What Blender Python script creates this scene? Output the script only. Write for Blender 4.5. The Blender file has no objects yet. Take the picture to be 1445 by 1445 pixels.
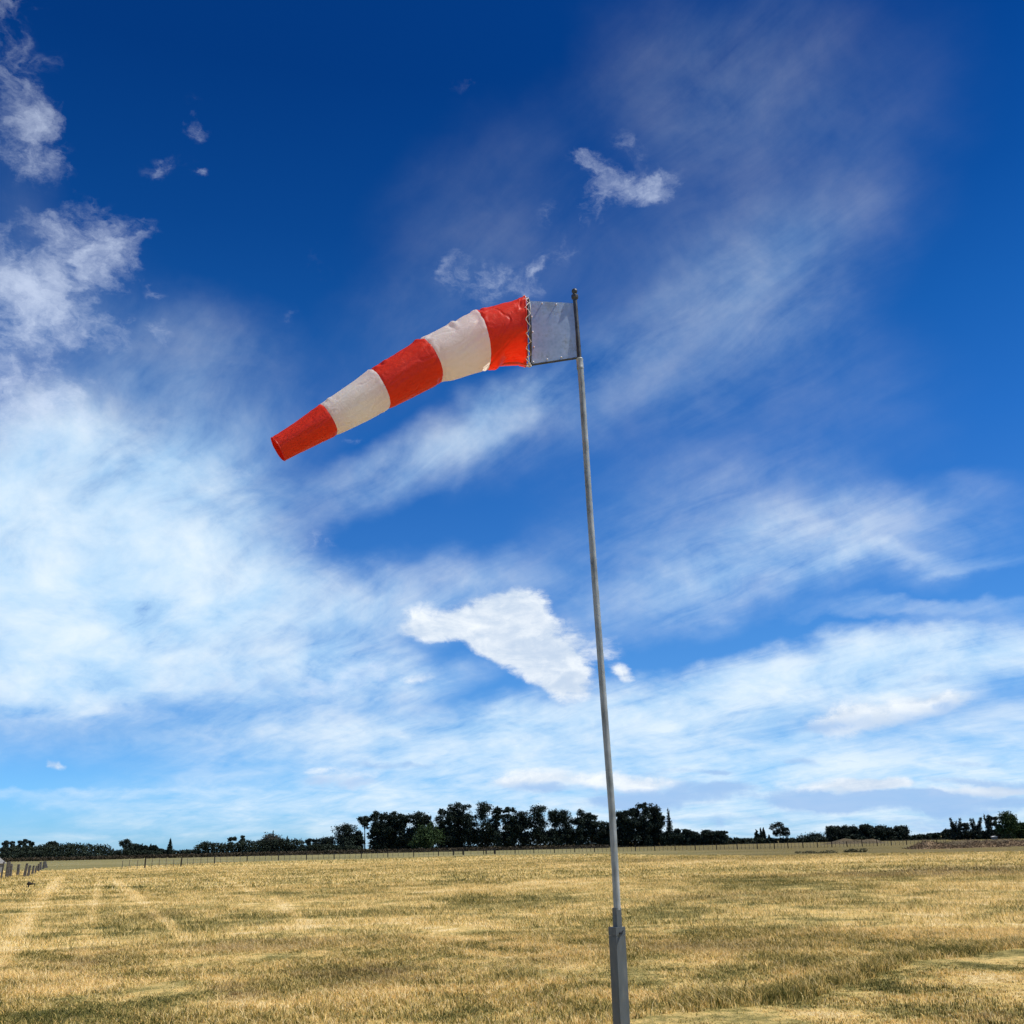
import bpy, bmesh, math, random
import numpy as np
from mathutils import Vector, Matrix, noise

SC = bpy.context.scene
COL = SC.collection
rad = math.radians

# ------------------------------------------------------------------ camera
EYE = Vector((0.0, 0.0, 1.65))
PITCH, ROLL, FOC = rad(18.03), rad(1.33), 1445.0
FWD = Vector((0, math.cos(PITCH), math.sin(PITCH)))
_U0 = Vector((0, -math.sin(PITCH), math.cos(PITCH)))
_R0 = Vector((1, 0, 0))
RGT = _R0 * math.cos(ROLL) - _U0 * math.sin(ROLL)
UPV = _R0 * math.sin(ROLL) + _U0 * math.cos(ROLL)
cam_d = bpy.data.cameras.new('camera')
cam = bpy.data.objects.new('camera', cam_d)
COL.objects.link(cam)
m = Matrix((RGT, UPV, -FWD)).transposed().to_4x4()
m.translation = EYE
cam.matrix_world = m
cam_d.sensor_width = 36.0
cam_d.lens = 36.0 * FOC / 1445.0
cam_d.clip_start = 0.05
cam_d.clip_end = 40000.0
SC.camera = cam

def ray(x, y):
    return (FWD * FOC + RGT * (x - 722.5) + UPV * (722.5 - y)).normalized()
def on_ground(x, y):
    d = ray(x, y)
    return EYE + d * (-EYE.z / d.z)
def on_depth(x, y, Y):
    d = ray(x, y)
    return EYE + d * (Y / d.y)

# ------------------------------------------------------------------ light
SUN_AZ, SUN_EL = 98.0, 60.0          # degrees right of the view direction, degrees up
SC.view_settings.view_transform = 'Standard'
SC.view_settings.look = 'None'
SC.view_settings.exposure = 0.1
SC.view_settings.gamma = 1.0
SC.view_settings.use_curve_mapping = False
SC.cycles.max_bounces = 5
SC.cycles.use_adaptive_sampling = True
SC.cycles.adaptive_threshold = 0.02
SC.cycles.adaptive_min_samples = 12
SC.cycles.transparent_max_bounces = 8
sd = bpy.data.lights.new('sun', 'SUN')
sd.energy = 4.9
sd.angle = rad(0.53)
sd.color = (1.0, 0.945, 0.86)
sun = bpy.data.objects.new('sun', sd)
COL.objects.link(sun)
sv = Vector((math.sin(rad(SUN_AZ)) * math.cos(rad(SUN_EL)), math.cos(rad(SUN_AZ)) * math.cos(rad(SUN_EL)), math.sin(rad(SUN_EL))))
sun.rotation_euler = (-sv).to_track_quat('-Z', 'Y').to_euler()

class NT:
    """small node-tree helper"""
    def __init__(s, tree):
        s.t = tree
        tree.nodes.clear()
    def n(s, kind, props=None, **ins):
        nd = s.t.nodes.new(kind)
        for k, v in (props or {}).items():
            setattr(nd, k, v)
        for k, v in ins.items():
            key = int(k[1:]) if k[0] == '_' and k[1:].isdigit() else k.replace('__', ' ')
            s.put(nd.inputs[key], v)
        return nd
    def put(s, sock, v):
        if isinstance(v, bpy.types.Node):
            v = v.outputs[0]
        if isinstance(v, bpy.types.NodeSocket):
            s.t.links.new(v, sock)
        else:
            sock.default_value = v
    def math(s, op, a, b=0.0, c=0.0, clamp=False):
        return s.n('ShaderNodeMath', {'operation': op, 'use_clamp': clamp}, _0=a, _1=b, _2=c).outputs[0]
    def vmath(s, op, a, b=(0, 0, 0)):
        nd = s.n('ShaderNodeVectorMath', {'operation': op}, _0=a, _1=b)
        return nd.outputs['Value'] if op in ('LENGTH', 'DOT_PRODUCT') else nd.outputs[0]
    def vscale(s, a, k):
        return s.n('ShaderNodeVectorMath', {'operation': 'SCALE'}, _0=a, Scale=k).outputs[0]
    def noise(s, vec, scale, detail=4, rough=0.5, dist=0.0, color=False, lac=2.0):
        nd = s.n('ShaderNodeTexNoise', {}, Vector=vec, Scale=scale, Detail=detail, Roughness=rough, Distortion=dist, Lacunarity=lac)
        return nd.outputs[1 if color else 0]
    def rng(s, v, a, b, c=0.0, d=1.0, smooth=False):
        nd = s.n('ShaderNodeMapRange', {'interpolation_type': 'SMOOTHSTEP' if smooth else 'LINEAR'})
        for i, x in enumerate((v, a, b, c, d)):
            s.put(nd.inputs[i], x)
        return nd.outputs[0]
    def mix(s, f, a, b, blend='MIX'):
        nd = s.n('ShaderNodeMix', {'data_type': 'RGBA', 'blend_type': blend})
        s.put(nd.inputs[0], f); s.put(nd.inputs[6], a); s.put(nd.inputs[7], b)
        return nd.outputs[2]
    def ramp(s, f, stops):
        nd = s.n('ShaderNodeValToRGB', {}, Fac=f)
        e = nd.color_ramp.elements
        while len(e) < len(stops):
            e.new(0.5)
        for i, (p, c) in enumerate(stops):
            e[i].position = p; e[i].color = (*c, 1)
        return nd.outputs[0]

# clouds seen from the field: azimuth, elevation, half length, half height, tilt (degrees), amount
CLOUDS = {
    'cirrus': [
        (-25.46, 13.94, 12.13, 7.37, 5.1, 1.6), (-17.81, 11.65, 11.87, 4.31, 2.3, 1.0), (-22.76, 18.04, 8.62, 5.5, 18.8, 0.35),
        (-18.25, 22.22, 6.23, 5.58, 26.3, 0.13), (-6.69, 13.44, 10.92, 2.35, 6.2, 0.28), (-9.73, 8.79, 8.37, 1.72, 4.2, 0.7),
        (-24.9, 8.97, 8.5, 2.12, -0.5, 0.5), (-0.39, 5.27, 20.11, 2.34, -3.2, 0.95), (18.44, 8.39, 18.52, 1.89, 7.2, 1.5),
        (15.56, 2.03, 21.88, 3.02, -1.9, 0.75), (-8.05, 2.62, 15.01, 2.56, -0.9, 0.42), (21.75, 4.58, 14.1, 2.79, 3.0, 0.5),
        (-21.32, 3.34, 8.79, 0.31, -6.2, 0.28), (-24.27, 3.28, 5.87, 0.27, -8.2, 0.15), (-1.24, 1.03, 30.33, 1.81, -1.2, 0.4),
        (-5.53, 21.33, 10.62, 2.16, 22.7, 0.26), (-1.27, 22.9, 6.32, 1.18, 24.1, 0.16), (4.37, 24.29, 8.59, 2.75, 26.9, 0.1),
        (14.61, 13.98, 12.7, 2.67, 9.4, 0.3), (11.27, 15.99, 9.94, 4.28, 0.6, 0.16), (20.55, 13.59, 9.13, 0.52, 4.1, 0.16),
        (23.09, 11.47, 8.45, 0.51, 2.3, 0.18), (15.44, 31.98, 11.59, 7.47, 44.2, 0.05), (16.36, 29.26, 6.04, 4.13, 37.2, 0.05),
        (11.01, 39.96, 4.32, 5.42, 52.3, 0.045), (16.6, 40.2, 5.08, 3.91, 50.2, 0.03), (11.78, 26.06, 11.98, 5.01, 32.2, 0.045),
        (-0.56, 35.43, 7.81, 4.04, 37.6, 0.02), (-2.48, 29.88, 10.84, 3.8, 27.3, 0.035), (16.73, 22.41, 8.04, 5.7, 2.4, 0.035),
        (14.53, 28.02, 7.28, 4.17, 43.3, 0.04), (-27.14, 27.24, 5.5, 3.83, 11.8, 0.05), (-24.12, 23.77, 8.2, 3.94, 19.4, 0.07),
        (-28.86, 31.43, 2.52, 6.68, 14.6, 0.02),
    ],
    'wisp': [
        (-31.0, 40.24, 1.49, 1.34, 19.9, 0.42), (-30.68, 37.64, 1.26, 1.65, -14.4, 0.6), (-29.3, 35.88, 1.39, 1.28, 16.8, 0.6),
        (-29.37, 34.53, 1.55, 1.94, 16.3, 0.85), (-28.12, 38.54, 0.87, 0.62, 17.1, 0.22), (-29.57, 31.27, 1.25, 1.0, 15.0, 0.3),
        (-25.79, 32.35, 0.98, 1.19, 13.1, 0.55), (-27.17, 31.38, 0.97, 0.95, 13.6, 0.6), (-25.14, 30.45, 2.48, 1.56, 12.0, 0.85),
        (-23.26, 30.96, 1.02, 1.33, 11.1, 0.432), (-25.17, 29.2, 1.99, 1.22, 11.5, 0.7), (-22.49, 29.47, 0.84, 0.72, -11.1, 0.288),
        (-28.87, 27.96, 1.89, 2.57, 13.1, 0.8), (-27.67, 27.14, 1.93, 1.56, 12.0, 0.8), (-26.56, 27.0, 0.98, 1.58, 11.4, 0.6),
        (-24.71, 27.13, 1.34, 1.35, 10.4, 0.75), (-26.9, 25.51, 2.93, 1.06, 10.9, 0.5), (-21.09, 26.72, 0.63, 0.62, 8.5, 0.432),
        (-21.16, 28.91, 0.7, 0.29, 9.2, 0.396), (-22.71, 27.26, 0.48, 0.32, 9.5, 0.252), (-20.53, 38.1, 0.96, 1.12, -19.1, 0.3456),
        (-21.61, 35.16, 1.19, 0.66, 30.8, 0.324), (-19.21, 35.08, 0.31, 0.28, 10.0, 0.288), (-22.74, 36.5, 0.4, 0.33, 12.7, 0.144),
        (7.98, 35.09, 2.31, 1.08, 1.8, 0.75), (5.99, 36.14, 1.43, 0.78, -14.3, 0.6), (6.54, 34.22, 2.6, 0.81, 19.5, 0.4),
        (9.76, 34.67, 0.82, 1.08, -6.9, 0.36), (-3.14, 31.32, 1.92, 1.05, 0.3, 0.42), (-0.23, 30.62, 3.48, 1.28, 13.5, 0.35),
        (2.97, 31.65, 1.9, 0.83, 31.6, 0.33), (-2.1, 40.62, 1.08, 0.48, 32.8, 0.18), (8.65, 37.45, 0.96, 0.84, -44.1, 0.252),
        (2.87, 34.25, 0.91, 0.73, -2.9, 0.18), (-26.96, 21.9, 3.57, 2.14, 9.3, 0.65), (-28.2, 23.32, 2.23, 1.58, 10.5, 0.55),
        (-25.12, 22.9, 2.0, 1.44, 8.9, 0.35), (-19.85, 21.88, 1.07, 0.82, 6.3, 0.288), (-19.4, 17.59, 1.5, 0.68, 4.7, 0.4),
        (-11.97, 16.39, 1.45, 0.85, 2.1, 0.4), (-12.03, 31.22, 1.1, 0.52, -15.1, 0.144), (-13.13, 27.77, 0.97, 0.38, 4.9, 0.18),
        (-9.61, 31.01, 0.83, 0.45, 3.7, 0.144), (-9.54, 22.41, 0.62, 0.31, 2.3, 0.36), (-18.1, 20.34, 2.17, 0.53, -5.4, 0.4),
        (-16.94, 20.43, 1.46, 0.53, -5.7, 0.3), (-8.76, 8.49, 3.05, 0.61, 8.0, 0.65), (-11.65, 8.78, 4.12, 0.84, 8.5, 0.5),
    ],
    'cumulus': [
        (0.91, 10.03, 2.94, 1.4, -26.3, 0.7), (-1.44, 12.7, 1.97, 1.18, 9.0, 0.5), (-0.47, 10.84, 2.75, 1.37, -11.2, 0.5),
        (-4.99, 12.11, 1.88, 1.25, 4.7, 0.9), (-5.07, 11.49, 1.76, 0.55, -0.3, 0.7), (-3.06, 11.86, 1.18, 0.86, -0.7, 0.8),
        (-0.56, 12.21, 2.6, 1.57, 13.7, 1), (0.67, 12.89, 1.5, 0.94, -1.5, 1), (-1.47, 11.05, 2.36, 1.17, -11.0, 1),
        (2.53, 10.84, 3.33, 1.33, -13.7, 1), (0.71, 10.03, 3.13, 1.17, -21.3, 1), (2.67, 9.2, 1.95, 1.4, -21.6, 1),
        (2.44, 8.44, 1.64, 1.0, -11.6, 0.9), (6.08, 8.78, 0.85, 0.5, -17.2, 0.9), (-5.45, 8.97, 1.4, 0.39, 1.5, 0.5),
        (-23.93, 4.37, 0.71, 0.28, 0.5, 0.85), (1.49, 3.5, 3.26, 0.56, -1.4, 0.95), (-0.82, 3.18, 1.92, 0.33, -1.2, 0.55),
        (-9.65, 3.66, 2.8, 0.66, -0.7, 0.6), (19.58, 6.24, 4.36, 0.93, 5.7, 0.85), (17.38, 5.57, 2.5, 0.72, 9.0, 0.7),
        (22.36, 6.48, 1.68, 0.49, 4.3, 0.7), (17.19, 2.43, 3.31, 0.46, -0.1, 1), (18.77, 2.58, 2.05, 0.32, -2.2, 0.8),
        (22.55, 2.02, 2.45, 0.34, 1.9, 0.85), (24.32, 2.02, 1.43, 0.24, 0.8, 0.9), (7.96, 3.17, 4.13, 0.66, -1.7, 0.65),
        (5.68, 3.02, 2.27, 0.52, -1.6, 0.55), (13.65, 0.85, 4.28, 0.28, -1.5, 0.4),
    ],
    'shade': [
        (-9.95, 3.45, 2.98, 0.37, -0.7, 0.5), (-6.57, 4.25, 3.42, 0.19, -0.8, 0.6), (1.48, 2.98, 3.06, 0.33, -1.4, 0.75),
        (8.27, 2.29, 4.67, 0.62, 0.3, 0.95), (5.62, 1.99, 2.64, 0.37, -1.5, 0.7), (10.54, 2.66, 2.2, 0.37, -6.7, 0.7),
        (8.74, 3.59, 2.62, 0.26, -1.9, 0.6), (15.7, 1.7, 2.46, 0.6, -1.8, 1), (17.81, 1.85, 3.44, 0.56, -1.9, 0.95),
        (21.04, 1.87, 3.97, 0.34, -2.1, 0.7), (21.8, 1.4, 2.29, 0.55, -1.9, 1), (24.04, 2.3, 3.0, 0.27, -5.6, 0.75),
        (24.87, 1.53, 1.56, 0.4, -2.1, 0.7), (19.16, 5.69, 3.49, 0.64, 4.9, 0.5), (15.93, 5.43, 1.63, 0.36, 7.2, 0.55),
        (22.84, 6.27, 1.34, 0.49, 6.5, 0.5), (20.61, 7.43, 0.89, 0.25, -4.2, 0.5), (22.19, 7.64, 1.34, 0.22, -7.7, 0.45),
        (15.02, 3.66, 1.14, 0.22, -8.4, 0.65), (17.16, 3.67, 0.7, 0.11, -2.5, 0.5), (10.6, 3.46, 1.1, 0.18, -9.9, 0.6),
        (-12.97, 8.69, 1.59, 0.74, -24.2, 0.45), (24.2, 3.31, 3.82, 0.21, -2.9, 0.3), (8.24, 7.28, 1.51, 0.31, -30.6, 0.3),
        (10.04, 1.12, 4.04, 0.36, -1.5, 0.5), (20.52, 0.49, 3.64, 0.61, -1.5, 0.4), (-4.27, 12.97, 1.97, 0.39, -0.4, 0.25),
        (-0.08, 2.21, 0.46, 0.15, -1.3, 0.4),
    ],
}

world = bpy.data.worlds.new('World')
SC.world = world
world.use_nodes = True
W = NT(world.node_tree)
sky = W.n('ShaderNodeTexSky', {'sky_type': 'NISHITA', 'sun_disc': False, 'sun_elevation': rad(SUN_EL),
          'sun_rotation': rad(SUN_AZ), 'altitude': 0.0, 'air_density': 1.0, 'dust_density': 0.3, 'ozone_density': 2.0})
dirv = W.n('ShaderNodeTexCoord').outputs['Generated']
sep = W.n('ShaderNodeSeparateXYZ', {}, _0=dirv)
# deep saturated blue, as under dry clear air
elv = W.rng(W.math('ARCSINE', sep.outputs[2]), 0.0, rad(60))
grade = W.ramp(elv, [(0.0, (.21, .44, .82)), (.05, (.19, .42, .77)), (.10, (.155, .345, .62)), (.18, (.130, .335, .60)), (.35, (.055, .262, .55)), (.45, (.030, .218, .485)), (.55, (.014, .162, .405)), (.68, (.005, .118, .335)), (1.0, (.005, .11, .32))])
blue = W.vscale(W.mix(1.0, sky, grade, 'MULTIPLY'), 2.0)
# high cloud lies on a flat layer: streaks run along the wind and converge at the horizon
invz = W.math('DIVIDE', 1.0, W.math('ADD', W.math('MAXIMUM', sep.outputs[2], 0.0), 0.10))
pl = W.n('ShaderNodeCombineXYZ', {}, _0=W.math('MULTIPLY', sep.outputs[0], invz), _1=W.math('MULTIPLY', sep.outputs[1], invz))
wn = W.noise(pl, 1.1, 3, 0.5, color=True)
plw = W.vmath('ADD', pl, W.vscale(W.vmath('SUBTRACT', wn, (0.5, 0.5, 0.5)), 0.5))
mp = W.n('ShaderNodeMapping', {'vector_type': 'TEXTURE'}, Vector=plw)
mp.inputs['Rotation'].default_value = (0, 0, rad(118))
mp.inputs['Scale'].default_value = (1 / .8, 1 / 3.0, 1)
mp2 = W.n('ShaderNodeMapping', {'vector_type': 'TEXTURE'}, Vector=W.vmath('ADD', pl, W.vscale(W.vmath('SUBTRACT', wn, (0.5, 0.5, 0.5)), 0.35)))
mp2.inputs['Rotation'].default_value = (0, 0, rad(124))
mp2.inputs['Scale'].default_value = (1 / .9, 1 / 5.5, 1)
streak = W.noise(mp.outputs[0], 1.7, 9, 0.64, 0.15)
fine = W.noise(mp2.outputs[0], 2.0, 9, 0.64, 0.3)
soft = W.noise(W.vmath('ADD', W.vscale(plw, 0.55), W.vscale(dirv, 3.0)), 2.6, 9, 0.60, 0.2)
flat = W.n('ShaderNodeMapping', {}, Vector=dirv)
flat.inputs['Scale'].default_value = (1, 1, 1.7)
wv = W.noise(flat, 14, 7, 0.6, color=True)
wc = W.vmath('SUBTRACT', wv, (0.5, 0.5, 0.5))
big = W.vmath('SUBTRACT', W.noise(dirv, 5, 4, 0.55, color=True), (0.5, 0.5, 0.5))
warp_c = W.vmath('ADD', W.vmath('ADD', dirv, W.vscale(wc, 0.035)), W.vscale(big, 0.10))
warp_w = W.vmath('ADD', dirv, W.vscale(wc, 0.075))
warp_s = W.vmath('ADD', dirv, W.vmath('MULTIPLY', wc, (0.05, 0.05, 0.022)))

def blob_sum(vec, rows, outer=1.25, inner=0.15):
    tot = None
    src = vec
    for i, (az, el, sx, sy, tilt, amt) in enumerate(rows):
        if i and i % 6 == 0:      # makes the renderer work through the chart a few rows at a time (its stack is small)
            cmb = W.n('ShaderNodeCombineXYZ', {}, _0=W.math('MULTIPLY', tot, 1e-7))
            vec = W.vmath('ADD', src, cmb.outputs[0])
        a, e, t = rad(az), rad(el), rad(tilt)
        c = Vector((math.sin(a) * math.cos(e), math.cos(a) * math.cos(e), math.sin(e)))
        rt = Vector((math.cos(a), -math.sin(a), 0))
        up = c.cross(rt) * -1.0
        if up.z < 0:
            up = -up
        X = rt * math.cos(t) + up * math.sin(t)
        Y = up * math.cos(t) - rt * math.sin(t)
        M = Matrix((X, Y, X.cross(Y))).transposed()
        mpn = W.n('ShaderNodeMapping', {'vector_type': 'TEXTURE'}, Vector=vec)
        mpn.inputs['Location'].default_value = c
        mpn.inputs['Rotation'].default_value = M.to_euler()
        mpn.inputs['Scale'].default_value = (rad(sx), rad(sy), 0.6)
        f = W.rng(W.vmath('LENGTH', mpn.outputs[0]), outer, inner, 0.0, amt, smooth=True)
        tot = f if tot is None else W.math('ADD', tot, f)
    return tot

def chain(vec, done):
    return W.vmath('ADD', vec, W.n('ShaderNodeCombineXYZ', {}, _0=W.math('MULTIPLY', done, 1e-7)).outputs[0])
# the rest of the dome, away from the chart: scattered high cloud
gen = W.math('MULTIPLY', W.rng(W.math('ADD', W.math('MULTIPLY', streak, 0.6), W.math('MULTIPLY', soft, 0.4)), 0.48, 0.72, 0, 0.55, True),
             W.rng(sep.outputs[1], 0.62, 0.45, 0, 1, True))
covc = W.math('ADD', blob_sum(warp_c, CLOUDS['cirrus']), gen)
tex = W.math('ADD', W.math('MULTIPLY', W.math('SUBTRACT', streak, 0.5), 2.0), W.math('MULTIPLY', W.math('SUBTRACT', soft, 0.5), 2.6))
tex = W.math('ADD', tex, W.math('MULTIPLY', W.math('SUBTRACT', fine, 0.5), 1.7))
aC = W.math('MULTIPLY', covc, W.math('ADD', tex, 1.0))
aC = W.math('ADD', aC, W.math('MULTIPLY', covc, 0.12))
aC = W.math('SUBTRACT', 1.0, W.math('POWER', 2.718, W.math('MULTIPLY', W.math('MAXIMUM', aC, 0.0), -1.55)))
c_col = W.mix(W.rng(soft, 0.35, 0.65), (4.5, 6.9, 9.4, 1), (7.4, 8.6, 9.6, 1))
puff = W.noise(warp_w, 42, 9, 0.62, 0.2)
puff2 = W.noise(flat, 16, 8, 0.6, 0.6)
covw = blob_sum(chain(warp_w, covc), CLOUDS['wisp'], 1.6, 0.0)
aW = W.rng(W.math('ADD', W.math('MULTIPLY', covw, 1.0), W.math('MULTIPLY', W.math('SUBTRACT', W.math('ADD', W.math('MULTIPLY', puff, 0.6), W.math('MULTIPLY', puff2, 0.4)), 0.5), 4.0)), 0.1, 2.0, 0, 0.68, True)
aW = W.math('MULTIPLY', aW, W.rng(covw, 0.0, 0.3, 0, 1, True))
covm = blob_sum(chain(warp_s, covw), CLOUDS['cumulus'], 1.45, 0.05)
flat2 = W.n('ShaderNodeMapping', {}, Vector=dirv)
flat2.inputs['Scale'].default_value = (1, 1, 3.2)
m_tex = W.noise(flat2, 15, 8, 0.55, 0.5)
er = W.math('ADD', W.math('MULTIPLY', W.math('SUBTRACT', puff, 0.5), 1.0), W.math('MULTIPLY', W.math('SUBTRACT', m_tex, 0.5), 1.3))
aM = W.rng(W.math('ADD', covm, er), 0.22, 1.05, 0, 0.95, True)
aM = W.math('MULTIPLY', aM, W.rng(covm, 0.05, 0.35, 0, 1, True))
m_col = W.mix(W.rng(W.math('ADD', W.math('MULTIPLY', m_tex, 0.65), W.math('MULTIPLY', puff, 0.35)), 0.36, 0.66, 0, 1, True), (5.6, 6.7, 8.2, 1), (9.2, 9.6, 9.9, 1))
covs = blob_sum(chain(warp_s, covm), CLOUDS['shade'], 1.5, 0.0)
aS = W.rng(W.math('ADD', covs, W.math('MULTIPLY', W.math('ADD', W.math('SUBTRACT', puff, 0.5), W.math('SUBTRACT', m_tex, 0.5)), 1.1)), 0.10, 0.90, 0, 0.85, True)
aS = W.math('MULTIPLY', aS, W.rng(covs, 0.05, 0.3, 0, 1, True))
col = W.mix(aC, blue, c_col)
col = W.mix(aW, col, (7.2, 8.1, 9.8, 1))
col = W.mix(aM, col, m_col)
col = W.mix(aS, col, (3.3, 5.2, 8.2, 1))
bg = W.n('ShaderNodeBackground', {}, Color=col, Strength=0.1)
W.n('ShaderNodeOutputWorld', {}, Surface=bg)

# ------------------------------------------------------------------ helpers
def mat(name):
    m_ = bpy.data.materials.new(name)
    m_.use_nodes = True
    return m_, NT(m_.node_tree)
def finish(N, shader, disp=None):
    o = N.n('ShaderNodeOutputMaterial', {}, Surface=shader)
    return o
def bsdf(N, color, rough=0.6, metal=0.0, normal=None, spec=0.5):
    b = N.n('ShaderNodeBsdfPrincipled', {})
    N.put(b.inputs['Base Color'], color); N.put(b.inputs['Roughness'], rough); N.put(b.inputs['Metallic'], metal)
    N.put(b.inputs['Specular IOR Level'], spec)
    if normal is not None:
        N.put(b.inputs['Normal'], normal)
    return b
def bump(N, h, strength, dist):
    return N.n('ShaderNodeBump', {}, Height=h, Strength=strength, Distance=dist).outputs[0]

def link(name, me, material=None, parent=None, smooth=False):
    o = bpy.data.objects.new(name, me)
    COL.objects.link(o)
    if material is not None:
        me.materials.append(material)
    if parent is not None:
        o.parent = parent
    if smooth:
        me.shade_smooth()
    return o
def empty(name, loc, label, cat, group=None):
    o = bpy.data.objects.new(name, None)
    COL.objects.link(o)
    o.location = loc
    o.empty_display_size = 0.1
    o['label'] = label; o['category'] = cat
    if group:
        o['group'] = group
    return o
def mesh_from(verts, faces, name='mesh'):
    me = bpy.data.meshes.new(name)
    me.from_pydata([tuple(v) for v in verts], [], [tuple(f) for f in faces])
    me.update()
    return me
def mesh_np(V, faces_flat, loop_starts, loop_totals, name='mesh'):
    me = bpy.data.meshes.new(name)
    me.vertices.add(len(V)); me.vertices.foreach_set('co', V.astype(np.float32).ravel())
    me.loops.add(len(faces_flat)); me.loops.foreach_set('vertex_index', faces_flat.astype(np.int32))
    me.polygons.add(len(loop_starts)); me.polygons.foreach_set('loop_start', loop_starts.astype(np.int32))
    me.polygons.foreach_set('loop_total', loop_totals.astype(np.int32))
    me.update(calc_edges=True)
    return me
def tri_mesh(V, F, name='mesh'):
    F = np.asarray(F)
    k = F.shape[1]
    return mesh_np(np.asarray(V), F.ravel(), np.arange(len(F)) * k, np.full(len(F), k), name)

class MB:
    """collects tubes, boxes and lathes in world coordinates, relative to an origin"""
    def __init__(s, origin=(0, 0, 0)):
        s.v, s.f, s.o = [], [], Vector(origin)
    def add(s, vs, fs):
        b = len(s.v)
        s.v += [Vector(p) - s.o for p in vs]
        s.f += [tuple(b + i for i in f) for f in fs]
    def tube(s, pts, r, n=12, caps=True):
        pts = [Vector(p) for p in pts]
        rs = r if isinstance(r, (list, tuple)) else [r] * len(pts)
        vs, fs = [], []
        up = Vector((0.13, -0.97, 0.2))
        for i, p in enumerate(pts):
            t = (pts[min(i + 1, len(pts) - 1)] - pts[max(i - 1, 0)]).normalized()
            a = up - t * up.dot(t)
            if a.length < 1e-3:
                a = Vector((1, 0, 0)) - t * t.x
            a.normalize(); b = t.cross(a)
            for k in range(n):
                w = 2 * math.pi * k / n
                vs.append(p + (a * math.cos(w) + b * math.sin(w)) * rs[i])
        for i in range(len(pts) - 1):
            for k in range(n):
                fs.append((i * n + k, i * n + (k + 1) % n, (i + 1) * n + (k + 1) % n, (i + 1) * n + k))
        if caps:
            fs.append(tuple(reversed(range(n)))); fs.append(tuple((len(pts) - 1) * n + k for k in range(n)))
        s.add(vs, fs)
    def prism(s, base, top, halfs, halft, ang, cham=0.0):
        """square prism between two centres, rotated by ang about its axis, chamfered edges"""
        base, top = Vector(base), Vector(top)
        ring = []
        c = cham
        for sx, sy, order in ((1, 1, 0), (-1, 1, 1), (-1, -1, 0), (1, -1, 1)):
            p1 = (sx * 1.0, sy * (1 - c)); p2 = (sx * (1 - c), sy * 1.0)
            ring += [p1, p2] if order == 0 else [p2, p1]
        vs, n = [], len(ring)
        for (cc, h) in ((base, halfs), (top, halft)):
            for x, y in ring:
                X = x * math.cos(ang) - y * math.sin(ang); Y = x * math.sin(ang) + y * math.cos(ang)
                vs.append(cc + Vector((X * h, Y * h, 0)))
        fs = [(k, (k + 1) % n, n + (k + 1) % n, n + k) for k in range(n)]
        fs += [tuple(reversed(range(n))), tuple(range(n, 2 * n))]
        s.add(vs, fs)
    def build(s, name, material, parent=None, smooth=False):
        me = mesh_from(s.v, s.f, name)
        o = link(name, me, material, parent)
        if smooth:
            me.shade_smooth()
            try:
                me.set_sharp_from_angle(angle=rad(40))
            except Exception:
                pass
        return o

# ------------------------------------------------------------------ ground
# broad colour of the paddock: shared by the soil sheet and the blades that grow on it
def boundary_points():
    px = [(-120, 1230), (80, 1228), (200, 1222), (320, 1217), (500, 1213), (700, 1207), (860, 1205), (940, 1207), (1080, 1208), (1200, 1205), (1300, 1204), (1445, 1202), (1600, 1199)]
    return [on_ground(x, y) for x, y in px]
BND = boundary_points()
def G(x, y):
    p = on_ground(x, y)
    return (p.x, p.y)
def strip(x0, y0, x1, y1, w, amt):
    a = Vector(G(x0, y0)); b = Vector(G(x1, y1)); c = (a + b) / 2
    return (c.x, c.y, (b - a).length / 2 * 1.15, w, math.degrees(math.atan2(b.y - a.y, b.x - a.x)), amt)
def patch(x, y, rx, ry, amt):
    c = Vector(G(x, y)); e = Vector(G(x + rx, y)); u = Vector(G(x, y - ry)); d_ = Vector(G(x, y + ry))
    return (c.x, c.y, (e - c).length, (u - d_).length / 2, 0.0, amt)
STRAW = [strip(-8, 1370, 42, 1290, 0.31, 1.1), strip(42, 1290, 88, 1236, 0.46, 1.3), strip(118, 1350, 140, 1240, 0.22, .8), strip(272, 1335, 215, 1285, 0.19, 1.1),
         strip(215, 1285, 158, 1240, 0.37, 1.3), strip(440, 1312, 385, 1268, 0.25, .9), strip(385, 1268, 300, 1235, 0.37, .8),
         patch(40, 1255, 90, 14, .5), patch(650, 1300, 260, 14, .35), patch(520, 1330, 130, 22, .35), patch(1150, 1290, 230, 10, .4),
         patch(1350, 1250, 180, 8, .45), patch(180, 1390, 120, 16, .35), patch(720, 1250, 260, 8, .45), patch(1100, 1215, 420, 5, .8), patch(300, 1225, 300, 4, .5), patch(1180, 1436, 260, 14, .9), patch(1390, 1385, 120, 25, .9)]
GREEN = [patch(70, 1320, 60, 22, .6), patch(320, 1300, 90, 12, .4), patch(90, 1425, 180, 22, .6), patch(300, 1440, 160, 18, .5), patch(600, 1442, 130, 12, .9), patch(700, 1285, 120, 8, .6),
         patch(790, 1305, 130, 9, .6), patch(500, 1285, 90, 7, .5), patch(950, 1290, 130, 12, .55), patch(1150, 1245, 300, 6, .5), patch(1050, 1405, 120, 12, .7), patch(1200, 1380, 110, 9, .7),
         patch(1320, 1343, 150, 6, .8), patch(1290, 1395, 60, 6, .6), patch(1420, 1360, 60, 8, .5), patch(850, 1430, 110, 12, .4), patch(430, 1350, 110, 14, .35), patch(640, 1240, 300, 4, .3)]
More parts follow.
